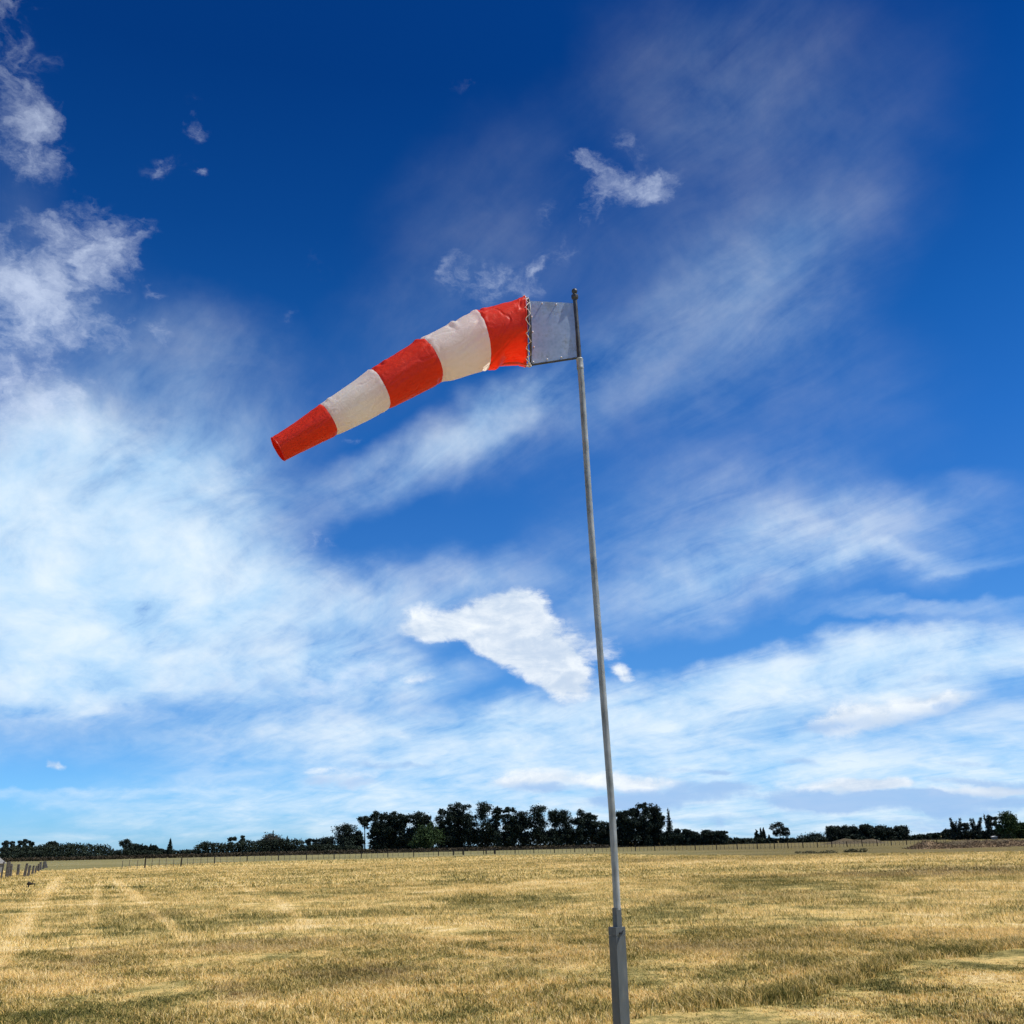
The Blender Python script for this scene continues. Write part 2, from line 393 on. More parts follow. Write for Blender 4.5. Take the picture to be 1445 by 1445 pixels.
BROWN = [patch(510, 1378, 75, 20, .9), patch(140, 1360, 40, 12, .7), patch(335, 1395, 55, 14, .7), patch(380, 1335, 110, 10, .5), patch(980, 1340, 130, 12, .5), patch(1300, 1232, 220, 6, .7), patch(1400, 1225, 160, 5, .6), patch(720, 1360, 90, 10, .35),
         patch(1030, 1212, 260, 3, .35), patch(230, 1292, 30, 6, .5), patch(1060, 1265, 160, 6, .4), patch(1400, 1430, 100, 10, .4)]

def paddock_color(N, tipped=None):
    geo = N.n('ShaderNodeNewGeometry')
    pos = N.n('ShaderNodeVectorMath', {'operation': 'MULTIPLY'}, _0=geo.outputs['Position'], _1=(1, 1, 0)).outputs[0]
    wp = N.noise(pos, 0.35, 5, 0.6, color=True)
    wp2 = N.noise(pos, 1.6, 3, 0.6, color=True)
    wpos = N.vmath('ADD', pos, N.vscale(N.vmath('SUBTRACT', wp, (.5, .5, .5)), 4.0))
    wpos = N.vmath('ADD', wpos, N.vscale(N.vmath('SUBTRACT', wp2, (.5, .5, .5)), 0.7))
    def total(rows, vec):
        tot = None
        for cx, cy, sx, sy, tilt, amt in rows:
            mpn = N.n('ShaderNodeMapping', {'vector_type': 'TEXTURE'}, Vector=vec)
            mpn.inputs['Location'].default_value = (cx, cy, 0)
            mpn.inputs['Rotation'].default_value = (0, 0, rad(tilt))
            mpn.inputs['Scale'].default_value = (sx, sy, 1)
            f = N.rng(N.vmath('LENGTH', mpn.outputs[0]), 1.3, 0.3, 0, amt, smooth=True)
            tot = f if tot is None else N.math('ADD', tot, f)
        return tot
    near = N.vmath('ADD', pos, N.vscale(N.vmath('SUBTRACT', wp2, (.5, .5, .5)), 0.6))
    s_ = N.math('ADD', N.math('MULTIPLY', total(STRAW[:7], near), N.rng(N.noise(pos, 2.2, 4, .65), .3, .6, .5, 1.15)), total(STRAW[7:], wpos))
    g_ = total(GREEN, wpos); b_ = total(BROWN, wpos)
    n1 = N.noise(pos, 0.16, 6, 0.62, 0.6)
    n2 = N.noise(pos, 0.9, 5, 0.6, 0.4)
    n3 = N.noise(pos, 6.0, 4, 0.65)
    v = N.math('ADD', N.math('MULTIPLY', N.math('SUBTRACT', n1, .5), 2.0), N.math('MULTIPLY', N.math('SUBTRACT', n2, .5), 2.1))
    v = N.math('ADD', v, N.math('MULTIPLY', N.math('SUBTRACT', n3, .5), 0.9))
    if tipped is not None:
        v = N.math('ADD', v, N.math('MULTIPLY', N.math('SUBTRACT', tipped, .5), 1.25))
    v = N.math('ADD', N.math('ADD', v, 0.57), N.math('SUBTRACT', N.math('MULTIPLY', s_, .38), N.math('MULTIPLY', g_, .34)))
    c = N.ramp(v, [(0.0, (.105, .105, .028)), (.2, (.185, .165, .045)), (.4, (.36, .30, .095)), (.6, (.67, .50, .175)), (.8, (.83, .58, .195)), (1.0, (.92, .73, .37))])
    c = N.mix(N.math('MULTIPLY', N.math('MINIMUM', b_, 1.0), N.rng(n2, .35, .62)), c, (.14, .088, .048, 1))
    # beyond the mown line: a flatter, greener pasture
    sp = N.n('ShaderNodeSeparateXYZ', {}, _0=N.vmath('ADD', pos, N.vscale(N.vmath('SUBTRACT', wp, (.5, .5, .5)), 5.0)))
    fc = N.n('ShaderNodeFloatCurve', {}, Value=N.rng(sp.outputs[0], -110, 110))
    cu = fc.mapping.curves[0]
    pts = sorted((((p.x + 110) / 220, p.y / 400) for p in BND))
    while len(cu.points) < len(pts):
        cu.points.new(.5, .5)
    for q, (a, b) in zip(cu.points, pts):
        q.location = (a, min(max(b, 0), 1)); q.handle_type = 'VECTOR'
    fc.mapping.update()
    far = N.rng(N.math('SUBTRACT', sp.outputs[1], N.math('MULTIPLY', fc.outputs[0], 400)), -2.0, 4.0, 0, 1, True)
    fn = N.noise(pos, 0.03, 5, 0.6)
    fcol = N.ramp(N.math('ADD', N.math('MULTIPLY', fn, .7), N.math('MULTIPLY', n1, .3)), [(.35, (.17, .155, .06)), (.5, (.235, .215, .085)), (.62, (.33, .28, .125))])
    fcol = N.mix(N.rng(sp.outputs[0], 5, 45, 0, .75, True), fcol, N.mix(1.0, fcol, (.62, .52, .40, 1), 'MULTIPLY'))
    return N.mix(far, c, fcol), v

M_ground, N = mat('dry_paddock_soil')
pc, pv = paddock_color(N)
gp = N.n('ShaderNodeNewGeometry').outputs['Position']
hgt = N.math('ADD', N.noise(gp, 9, 6, 0.65), N.math('MULTIPLY', N.noise(gp, 1.3, 4, .5), 1.4))
pc = N.mix(0.22, pc, (.09, .07, .04, 1))
finish(N, bsdf(N, pc, 0.95, normal=bump(N, hgt, 0.8, 0.10), spec=0.1))
M_grass, N = mat('dry_grass_blades')
att = N.n('ShaderNodeAttribute', {'attribute_name': 'shade'})
pc, pv = paddock_color(N, att.outputs['Fac'])
d1 = N.n('ShaderNodeBsdfDiffuse', {}, Color=pc)
d2 = N.n('ShaderNodeBsdfTranslucent', {}, Color=pc)
finish(N, N.n('ShaderNodeMixShader', {}, _0=0.3, _1=d1.outputs[0], _2=d2.outputs[0]))

def ground_height(x, y):
    r = math.hypot(x, y)
    if r > 260:
        return 0.0
    k = min(1, max(0, (r - 5) / 8)) * min(1, (260 - r) / 60)
    return k * (0.05 * noise.noise((x * .35, y * .35, 0)) + 0.03 * noise.noise((x * 1.2, y * 1.2, 3)))
rings = [0.0] + list(np.geomspace(2.0, 60, 90)) + list(np.geomspace(64, 300, 46)) + list(np.geomspace(340, 26000, 22))
NA = 240
vs, fs = [(0, 0, 0)], []
angs = []
for k in range(NA):                       # finer wedge in front of the viewer
    t = k / NA
    angs.append(math.pi * 2 * t + 0.62 * math.sin(2 * math.pi * t) * -1.0)
for r in rings[1:]:
    for a in angs:
        x, y = r * math.sin(a + math.pi), r * math.cos(a + math.pi)
        x, y = -x, -y
        vs.append((x, y, ground_height(x, y)))
for k in range(NA):
    fs.append((0, 1 + (k + 1) % NA, 1 + k))
for i in range(len(rings) - 2):
    b0, b1 = 1 + i * NA, 1 + (i + 1) * NA
    for k in range(NA):
        fs.append((b0 + k, b0 + (k + 1) % NA, b1 + (k + 1) % NA, b1 + k))
me = mesh_from(vs, fs, 'ground')
bm = bmesh.new(); bm.from_mesh(me); bmesh.ops.recalc_face_normals(bm, faces=bm.faces)
if sum(f.normal.z for f in bm.faces) < 0:
    bmesh.ops.reverse_faces(bm, faces=bm.faces)
bm.to_mesh(me); bm.free()
ground = link('ground', me, M_ground, smooth=True)
ground['kind'] = 'structure'

# grass: real blades, longer and denser close by
rs = np.random.RandomState(7)
def clumped(x, y):
    """cheap smooth field in 0..1 for tuft height"""
    v = (np.sin(x * 1.7 + 1.3 * np.sin(y * .9)) + np.sin(y * 1.3 + 1.1 * np.sin(x * 1.1 + 2)) + np.sin((x + y) * 3.1 + np.sin(y * 2.3)) * .7 + np.sin(x * 5.3 - y * 4.1) * .5)
    return np.clip(v / 6.4 + .5, 0, 1)
mown_edge = [G(700, 1470), G(960, 1432), G(1130, 1412), G(1290, 1358), G(1445, 1340), G(1700, 1310)]
bx = np.array([p.x for p in BND]); by = np.array([p.y for p in BND])
mx = np.array([p[0] for p in mown_edge]); my = np.array([p[1] for p in mown_edge])
VV, LL, LT, SH = [], [], [], []
base = 0
def blades(n, r0, r1, h, w, segs):
    global base
    a = rs.uniform(rad(-33), rad(33), n); r = np.sqrt(rs.uniform(r0 * r0, r1 * r1, n))
    x, y = r * np.sin(a), r * np.cos(a)
    # gather into tufts
    k = rs.rand(n) < .6
    q = max(.25, h * 2.2)
    gx, gy = np.round(x / q) * q + np.sin(np.round(y / q) * 7.1) * q * .5, np.round(y / q) * q + np.sin(np.round(x / q) * 5.3) * q * .5
    x = np.where(k, gx + rs.normal(0, q * .2, n), x); y = np.where(k, gy + rs.normal(0, q * .2, n), y)
    cl = clumped(x, y)
    H = h * (0.55 + .6 * cl ** 1.5) * rs.uniform(.4, 1.3, n)
    mown = (x > mx[0]) & (y < np.interp(x, mx, my))
    H = np.where(mown, H * .4, H)
    edge = (x > mx[1]) & (np.abs(y - np.interp(x, mx, my) - .4) < .5)
    H = np.where(edge, H * 1.6 + .03, H)
    keep = y < np.interp(x, bx, by) + 2
    x, y, H, a, r = x[keep], y[keep], H[keep], a[keep], r[keep]; n = len(x)
    th = rs.uniform(0, 2 * np.pi, n); ln = rs.uniform(.1, 1.5, n) * H
    lx, ly = np.cos(th) * ln - .12 * H, np.sin(th) * ln       # leans a little down-wind
    ph = rs.uniform(0, np.pi, n); ww = w * rs.uniform(.6, 1.4, n)
    wx, wy = np.cos(ph) * ww / 2, np.sin(ph) * ww / 2
    z0 = np.full(n, -.015)
    sh = rs.rand(n)
    if segs == 2:
        V = np.empty((n, 5, 3))
        V[:, 0] = np.stack([x - wx, y - wy, z0], 1); V[:, 1] = np.stack([x + wx, y + wy, z0], 1)
        V[:, 2] = np.stack([x + wx * .8 + lx * .3, y + wy * .8 + ly * .3, H * .6], 1); V[:, 3] = np.stack([x - wx * .8 + lx * .3, y - wy * .8 + ly * .3, H * .6], 1)
        V[:, 4] = np.stack([x + lx, y + ly, H * .95], 1)
        idx = base + np.arange(n)[:, None] * 5 + np.array([0, 1, 2, 3, 3, 2, 4])
        LL.append(idx.ravel()); LT.append(np.tile([4, 3], n)); base += 5 * n
    else:
        V = np.empty((n, 3, 3))
        V[:, 0] = np.stack([x - wx, y - wy, z0], 1); V[:, 1] = np.stack([x + wx, y + wy, z0], 1); V[:, 2] = np.stack([x + lx, y + ly, H], 1)
        idx = base + np.arange(n)[:, None] * 3 + np.array([0, 1, 2])
        LL.append(idx.ravel()); LT.append(np.full(n, 3)); base += 3 * n
    VV.append(V.reshape(-1, 3)); SH.append(np.repeat(sh, V.shape[1]))
blades(460000, 6.5, 22, .07, .008, 2)
blades(300000, 20, 55, .11, .016, 1)
blades(230000, 50, 130, .16, .045, 1)
blades(90000, 120, 270, .2, .11, 1)
blades(16000, 7, 34, .19, .006, 2)
V = np.concatenate(VV); Lp = np.concatenate(LL); Lt = np.concatenate(LT); Ls = np.concatenate([[0], np.cumsum(Lt)[:-1]])
me = mesh_np(V, Lp, Ls, Lt, 'grass')
at = me.attributes.new('shade', 'FLOAT', 'POINT'); at.data.foreach_set('value', np.concatenate(SH).astype(np.float32))
grass = link('grass', me, M_grass)
grass['kind'] = 'stuff'; grass['label'] = 'dry golden and olive paddock grass in uneven tufts'; grass['category'] = 'grass'

# ------------------------------------------------------------------ materials of the windsock
M_galv, N = mat('galvanised_pipe')
tc = N.n('ShaderNodeTexCoord').outputs['Object']
stretch = N.n('ShaderNodeMapping', {}, Vector=tc); stretch.inputs['Scale'].default_value = (1, 1, .12)
g1 = N.noise(stretch, 34, 6, .65); g2 = N.noise(tc, 7, 5, .6)
gc = N.ramp(N.math('ADD', N.math('MULTIPLY', g1, .5), N.math('MULTIPLY', g2, .5)), [(.34, (.10, .115, .115)), (.5, (.27, .30, .30)), (.64, (.40, .43, .43))])
finish(N, bsdf(N, gc, .5, .15, bump(N, g1, .25, .002)))
M_dark, N = mat('dark_weathered_steel')
tc = N.n('ShaderNodeTexCoord').outputs['Object']; g1 = N.noise(tc, 30, 5, .6)
finish(N, bsdf(N, N.ramp(g1, [(.35, (.030, .034, .038)), (.65, (.085, .09, .095))]), .5, .35))
M_post, N = mat('grey_painted_post')
tc = N.n('ShaderNodeTexCoord').outputs['Object']
st = N.n('ShaderNodeMapping', {}, Vector=tc); st.inputs['Scale'].default_value = (1, 1, .25)
g1 = N.noise(st, 26, 7, .65); g2 = N.noise(tc, 120, 3, .5)
finish(N, bsdf(N, N.ramp(g1, [(.3, (.070, .085, .090)), (.6, (.105, .122, .128)), (.75, (.15, .165, .165))]), .5, 0.1, bump(N, g2, .12, .001)))
M_plate, N = mat('galvanised_sheet')
tc = N.n('ShaderNodeTexCoord').outputs['Object']
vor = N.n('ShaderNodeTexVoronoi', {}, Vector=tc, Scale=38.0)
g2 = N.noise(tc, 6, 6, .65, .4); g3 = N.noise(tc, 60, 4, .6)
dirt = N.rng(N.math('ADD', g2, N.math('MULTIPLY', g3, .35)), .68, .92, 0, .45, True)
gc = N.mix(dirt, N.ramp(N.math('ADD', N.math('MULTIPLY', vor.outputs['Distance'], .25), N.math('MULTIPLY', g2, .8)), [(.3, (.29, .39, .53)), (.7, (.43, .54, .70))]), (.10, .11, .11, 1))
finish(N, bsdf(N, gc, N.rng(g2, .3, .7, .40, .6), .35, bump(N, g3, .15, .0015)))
M_rivet, N = mat('bright_rivet')
finish(N, bsdf(N, (.72, .70, .72, 1), .35, .5))
M_rope, N = mat('white_lacing_cord')
finish(N, bsdf(N, N.ramp(N.noise(N.n('ShaderNodeTexCoord').outputs['Object'], 60, 3, .5), [(.35, (.45, .38, .33)), (.6, (.80, .76, .70))]), .8))

def fabric(name, ca, cb, cdirt, trans, dirt_lo, dirt_hi, warm):
    Mt, N = mat(name)
    tc = N.n('ShaderNodeTexCoord').outputs['Object']
    n1 = N.noise(tc, 5, 6, .62, .5); n2 = N.noise(tc, 26, 5, .6, .3); n3 = N.noise(tc, 1.9, 3, .5)
    c = N.mix(N.rng(n2, .35, .65), ca, cb)
    dm = N.rng(N.math('ADD', N.math('MULTIPLY', n1, .7), N.math('MULTIPLY', n3, .3)), dirt_lo, dirt_hi, 0, .75, True)
    c = N.mix(N.math('MULTIPLY', dm, N.rng(n2, .3, .6)), c, cdirt)
    cre = N.noise(tc, 13, 5, .55, 1.4)
    rid = N.math('SUBTRACT', 1.0, N.math('MULTIPLY', N.math('ABSOLUTE', N.math('SUBTRACT', cre, .5)), 7.0), clamp=True)
    nrm = bump(N, N.math('ADD', N.math('MULTIPLY', rid, .5), N.math('MULTIPLY', n2, .5)), 0.3, .006)
    p = bsdf(N, c, .45, 0, nrm, .4)
    t = N.n('ShaderNodeBsdfTranslucent', {}, Color=N.mix(1.0, c, warm, 'MULTIPLY'), Normal=nrm)
    finish(N, N.n('ShaderNodeMixShader', {}, _0=trans, _1=p.outputs[0], _2=t.outputs[0]))
    return Mt
M_orange = fabric('orange_red_vinyl', (.80, .047, .012, 1), (.73, .034, .009, 1), (.30, .03, .015, 1), 0.36, .60, .85, (1.0, .30, .3, 1))
M_white = fabric('grimy_white_vinyl', (.94, .93, .90, 1), (.91, .895, .86, 1), (.42, .34, .25, 1), .56, .60, .84, (1.0, .99, .95, 1))

# ------------------------------------------------------------------ windsock
YP = 7.0
pole_px = [(871, 1284), (869.4, 1250), (863.3, 1140), (852.6, 1000), (842.6, 863), (832, 715), (820.9, 545), (818.6, 512)]
pole_pts = [on_depth(x, y, YP) for x, y in pole_px]
low = on_depth(870.8, 1292, YP)
base_pt = Vector((low.x, YP, 0.0))
sock = empty('windsock', base_pt, 'orange and white windsock flying left from a tall thin galvanised pole', 'windsock')
def part(mb, name, material, smooth=False, parent=None):
    mb2 = mb
    o = mb2.build(name, material, parent or sock, smooth)
    return o
def sub(mb, name, material, parent, smooth=False):
    return mb.build(name, material, parent, smooth)
mb = MB(base_pt); mb.tube(pole_pts, .0228, 24); pole = part(mb, 'pole', M_galv, True)
# swivel collar and upper spindle
c0, c1 = on_depth(818.9, 521, YP), on_depth(817.8, 506, YP)
mb = MB(base_pt); ax = (c1 - c0)
mb.tube([c0, c0 + ax * .12, c0 + ax * .18, c0 + ax * .86, c0 + ax * .92, c1], [.0262, .0275, .0255, .0255, .0275, .0235], 24); part(mb, 'collar', M_galv, True)
s0, s1 = on_depth(817.9, 508, YP), on_depth(811.2, 421, YP)
mb = MB(base_pt); mb.tube([s0, s1], .0168, 20); part(mb, 'spindle', M_dark, True)
ax = (on_depth(810.6, 407.5, YP) - s1)
prof = [(-.10, .0175), (-.02, .0255), (.16, .0275), (.30, .0265), (.36, .019), (.42, .0145), (.50, .0145), (.56, .019), (.68, .0225), (.82, .0222), (.93, .0165), (1.0, .006)]
mb = MB(base_pt); mb.tube([s1 + ax * a for a, _ in prof], [b for _, b in prof], 20); part(mb, 'finial', M_dark, True)
# square socket and post
ANG = rad(32.6)
def at_z(z):
    return Vector((low.x, YP, z))
z_sock_top = on_depth(870.9, 1281, YP).z
z_post_top = on_depth(869, 1308, YP).z
mb = MB(base_pt); mb.prism(at_z(z_post_top - .25), at_z(z_sock_top), .0215, .0215, ANG, .10); part(mb, 'socket_tube', M_post)
pc_ = Vector((low.x - .006, YP, 0))
mb = MB(base_pt); mb.prism(pc_ + Vector((0, 0, -.3)), pc_ + Vector((0, 0, z_post_top - .052)), .0385, .0385, ANG, .06); post = part(mb, 'post', M_post)
mb = MB(base_pt); mb.prism(pc_ + Vector((0, 0, z_post_top - .0495)), pc_ + Vector((0, 0, z_post_top)), .0393, .0393, ANG, .06); cap = part(mb, 'post_cap', M_post)
nrm = Vector((math.sin(ANG), -math.cos(ANG), 0)); side = Vector((math.cos(ANG), math.sin(ANG), 0))
bc = pc_ + Vector((0, 0, z_post_top - .034)) + nrm * .0393 - side * .006
mb = MB(base_pt); mb.tube([bc, bc + nrm * .016], .0085, 6); mb.tube([bc + nrm * .016, bc + nrm * .026], .0045, 8)
for s in (-1, 1):
    mb.tube([bc + nrm * .012, bc + nrm * .02 + side * (.013 * s) + Vector((0, 0, .016 * s))], [.005, .0035], 6)
part(mb, 'bolt', M_dark)

# the vane plate stands square to the view; the sock swings a little towards the viewer
SW = rad(2)
WN = Vector((math.sin(SW), -math.cos(SW), 0))
PIV = on_depth(814, 465, YP)
def on_vane(x, y):
    d = ray(x, y)
    return EYE + d * ((PIV - EYE).dot(WN) / d.dot(WN))
# vane plate, its frame and the hoop that holds the mouth of the sock open
TLp, TRp = on_vane(745, 424.5), on_vane(810.5, 428)
BRp, BLp = on_vane(816, 503.5), on_vane(750, 514)
th = .0016
yv = -WN
nx, nz = 22, 22
vs, fs = [], []
for side_ in (0, 1):
    for i in range(nx + 1):
        for j in range(nz + 1):
            u, w = i / nx, j / nz
            p = (TLp.lerp(TRp, u)).lerp(BLp.lerp(BRp, u), w)
            p = p + yv * (.006 * math.sin(u * 4.1 + w * 2.7) * math.sin(w * 3.1) + (th if side_ else -th))
            vs.append(p - base_pt)
n1_ = (nx + 1) * (nz + 1)
for i in range(nx):
    for j in range(nz):
        a = i * (nz + 1) + j
        fs.append((a, a + 1, a + nz + 2, a + nz + 1)); fs.append((n1_ + a, n1_ + a + nz + 1, n1_ + a + nz + 2, n1_ + a + 1))
edge = [i * (nz + 1) for i in range(nx + 1)] + [nx * (nz + 1) + j for j in range(1, nz + 1)] + [i * (nz + 1) + nz for i in range(nx - 1, -1, -1)] + [j for j in range(nz - 1, 0, -1)]
for a, b in zip(edge, edge[1:] + edge[:1]):
    fs.append((a, b, n1_ + b, n1_ + a))
plate = link('vane_plate', mesh_from(vs, fs), M_plate, sock, smooth=False)
rv = []
for u, w in ((.03, .03), (.30, .035), (.60, .04), (.06, .26), (.065, .50), (.07, .74), (.34, .965), (.64, .965), (.04, .97)):
    p = (TLp.lerp(TRp, u)).lerp(BLp.lerp(BRp, u), w) + WN * .006
    mb = MB(base_pt); mb.tube([p - WN * .008, p, p + WN * .0035, p + WN * .0055], [.0062, .0062, .0045, .0015], 10)
    sub(mb, 'rivet', M_rivet, plate, True)
mb = MB(base_pt); mb.tube([BLp + Vector((-.004, .0, -.006)), BRp + Vector((.02, 0, -.006))], .0085, 10)
part(mb, 'lower_bar', M_dark, True)
mb = MB(base_pt); mb.tube([TLp + Vector((-.004, 0, -.01)), BLp + Vector((-.002, 0, -.004))], .0065, 8); mb.tube([TLp + Vector((0, .006, -.004)), TRp + Vector((.01, .006, -.004))], .005, 8)
part(mb, 'plate_frame', M_dark, True)

seams = [((739.2, 426.5), (742.8, 511.5)), ((667.0, 444.5), (690.8, 518.5)), ((590.8, 481.5), (626.0, 537.5)), ((520.9, 524.3), (551.4, 575)), ((450.7, 572.8), (476.8, 612.2)), ((382.9, 619.7), (402.2, 648.6))]
YS = YP
SW2 = rad(13)
WN2 = Vector((math.sin(SW2), -math.cos(SW2), 0))
PIV2 = on_vane(741, 468)
def on_sock(x, y):
    d = ray(x, y)
    return EYE + d * ((PIV2 - EYE).dot(WN2) / d.dot(WN2))
T3 = [on_sock(*a) for a, b in seams]; B3 = [on_sock(*b) for a, b in seams]
T3[0], B3[0] = on_vane(*seams[0][0]), on_vane(*seams[0][1])
def cr(P, t):
    n = len(P) - 1
    i = min(int(t), n - 1); f = t - i
    p0 = P[max(i - 1, 0)] if i > 0 else P[0] * 2 - P[1]
    p3 = P[i + 2] if i + 2 <= n else P[n] * 2 - P[n - 1]
    p1, p2 = P[i], P[i + 1]
    sp_ = .5 * ((2 * p1) + (p2 - p0) * f + (2 * p0 - 5 * p1 + 4 * p2 - p3) * f * f + (3 * p1 - p0 - 3 * p2 + p3) * f ** 3)
    ln_ = p1.lerp(p2, f)
    return ln_.lerp(sp_, .45)
hoopT, hoopB = on_vane(744.5, 428), on_vane(748.5, 511.5)
hc = (hoopT + hoopB) / 2; hu = (hoopT - hoopB) / 2
mb = MB(base_pt)
mb.tube([hc + hu * math.cos(a) + WN * hu.length * math.sin(a) for a in np.linspace(0, 2 * math.pi, 65)], .0062, 8, caps=False)
part(mb, 'hoop', M_dark, True)

def dent(t, ph, t0, p0, st, sp_, amp):
    dp = (ph - p0 + math.pi) % (2 * math.pi) - math.pi
    return amp * math.exp(-((t - t0) / st) ** 2 - (dp / sp_) ** 2)
# phi: 0 top, pi/2 side towards the viewer, pi underneath
DENTS = [(.50, math.pi, .26, .55, -.050), (.78, math.pi + .1, .12, .35, .022), (.22, math.pi, .1, .5, -.012), (.93, .35, .05, .30, -.018), (.86, .15, .05, .35, .012), (1.0, .1, .05, .5, .010),
         (1.93, math.pi - .15, .07, .50, -.030), (2.06, math.pi, .05, .4, -.014), (1.60, math.pi, .25, .5, .006), (1.45, .55, .05, .35, .010), (1.52, .75, .04, .3, -.012), (1.36, .45, .05, .3, -.008),
         (2.10, .45, .05, .30, .010), (2.04, .30, .04, .3, -.010), (2.75, .55, .06, .20, .009), (2.83, .62, .05, .2, -.009), (3.0, math.pi, .06, .4, -.009), (3.93, .45, .05, .25, -.007), (3.86, .6, .04, .25, .006),
         (4.0, math.pi, .05, .4, -.006), (2.98, .2, .05, .5, -.006), (4.6, math.pi - .3, .1, .3, .004), (1.1, 1.0, .08, .3, -.006), (.12, .7, .05, .12, .008), (.16, 1.0, .07, .10, -.008), (.2, 1.25, .07, .1, .006), (.3, .5, .08, .1, -.006)]
def sock_pt(t, ph):
    T, B = cr(T3, t), cr(B3, t)
    C = (T + B) / 2; u = (T - B) / 2; R = u.length; un = u.normalized()
    w = WN.lerp(WN2, min(1.0, t / .8)).normalized()
    dr = 0.0
    for d_ in DENTS:
        dr += dent(t, ph, *d_)
    s = math.sin(ph); c = math.cos(ph)
    # soft folds: long shallow waves plus fine crumple close to the sewn seams
    q = (t * 1.6, c * 1.3, s * 1.3)
    dr += .006 * noise.noise(q)
    near_seam = math.exp(-((t - round(t)) / .16) ** 2)
    q2 = (t * 5 + 9, c * 3.2, s * 3.2)
    rr = 1 - abs(noise.noise(q2)) * 2.4
    dr += .0085 * max(rr, 0) * (0.10 + 1.0 * near_seam) * (.25 + .75 * max(0, c + .1)) * (R / .2)
    q3 = (t * 3.0 + 3 * c, c * 5 + 4, s * 5)
    dr += .0025 * noise.noise(q3)
    q4 = (t * 2.2 + 5 + 1.5 * c, c * 2.2, s * 2.2)
    dr -= .005 * max(0, 1 - abs(noise.noise(q4)) * 9) * (R / .2)
    dr -= .004 * math.exp(-((t - round(t)) / .02) ** 2) * (1 if .5 < t < 4.5 else 0)
    if t < .35:       # pulled to the hoop by the lacing: scalloped mouth
        k = (1 - t / .35)
        dr += k * k * .006 * math.sin(ph * 14)
    return C + (un * c + w * s) * (R + dr)
NP_ = 144
for b in range(5):
    NTt = 56
    vs, fs = [], []
    for i in range(NTt + 1):
        t = b + i / NTt
        for k in range(NP_):
            vs.append(sock_pt(t, 2 * math.pi * k / NP_) - base_pt)
    for i in range(NTt):
        for k in range(NP_):
            k2 = (k + 1) % NP_
            fs.append((i * NP_ + k, i * NP_ + k2, (i + 1) * NP_ + k2, (i + 1) * NP_ + k))
    band = link('orange_band' if b % 2 == 0 else 'white_band', mesh_from(vs, fs), M_orange if b % 2 == 0 else M_white, sock, smooth=True)
    if b == 4:        # rolled hem of the open tail
        mb = MB(base_pt)
        mb.tube([sock_pt(5.0, a) for a in np.linspace(0, 2 * math.pi, 49)], .0035, 6, caps=False)
        sub(mb, 'hem', M_orange, band, True)
    if b == 0:
        mb = MB(base_pt)
        mb.tube([sock_pt(0.0, a) for a in np.linspace(0, 2 * math.pi, 97)], .004, 6, caps=False)
        sub(mb, 'hem', M_orange, band, True)
# stitching seams
# lacing between hem and hoop
pts = []
NL = 15
for k in range(NL * 2 + 1):
    a = 2 * math.pi * k / (NL * 2)
    if k % 2 == 0:
        pts.append(sock_pt(0.025, a) + (sock_pt(0.025, a) - hc).normalized() * .005)
    else:
        pts.append(hc + (hu * math.cos(a) + WN * hu.length * math.sin(a)) * 1.02)
fine = []
for i in range(len(pts) - 1):
    for f in (0, .33, .67):
        fine.append(pts[i].lerp(pts[i + 1], f) + Vector((.0, 0, .006 * math.sin(i * 5.1 + f * 4))))
fine.append(pts[-1])
mb = MB(base_pt); mb.tube(fine, .0032, 6)
for px_, r_ in (((739.5, 419), .011), ((741.5, 421), .010), ((748.5, 517), .010), ((747, 513.5), .010), ((744, 505), .007)):
    p = on_vane(*px_) + WN * .01
    mb.tube([p + Vector((0, 0, -r_)), p + Vector((0, 0, -r_ * .5)), p, p + Vector((0, 0, r_ * .6)), p + Vector((0, 0, r_))], [r_ * .2, r_ * .85, r_, r_ * .75, r_ * .2], 8)
part(mb, 'lacing', M_rope, True)

# ------------------------------------------------------------------ vegetation
def leaf_mat(name, dark, light):
    Mt, N = mat(name)
    geo = N.n('ShaderNodeNewGeometry')
    n = N.noise(geo.outputs['Position'], .45, 4, .6)
    at = N.n('ShaderNodeAttribute', {'attribute_name': 'shade'}).outputs['Fac']
    c = N.mix(N.rng(N.math('ADD', N.math('MULTIPLY', n, .55), N.math('MULTIPLY', at, .45)), .3, .7), (*dark, 1), (*light, 1))
    finish(N, bsdf(N, c, .8, spec=.15))
    return Mt
ML = {
 'pine': leaf_mat('dark_pine_foliage', (.008, .014, .011), (.026, .042, .029)),
 'gum': leaf_mat('grey_green_foliage', (.014, .022, .018), (.040, .055, .042)),
 'green': leaf_mat('fresh_green_foliage', (.018, .036, .011), (.045, .078, .024)),
 'hedge': leaf_mat('clipped_dark_foliage', (.009, .016, .011), (.030, .043, .026)),
 'scrub': leaf_mat('brown_scrub', (.030, .026, .016), (.085, .066, .040)),
 'brush': leaf_mat('dead_brown_brush', (.09, .062, .036), (.28, .20, .115)),
 'bush': leaf_mat('olive_bush', (.11, .10, .045), (.26, .225, .11)),
 'spray': leaf_mat('grey_dead_foliage', (.03, .03, .024), (.075, .07, .055)),
}
M_bark, N = mat('bark')
finish(N, bsdf(N, N.ramp(N.noise(N.n('ShaderNodeTexCoord').outputs['Object'], 3, 4, .6), [(.35, (.018, .014, .011)), (.65, (.055, .045, .036))]), .9, spec=.1))

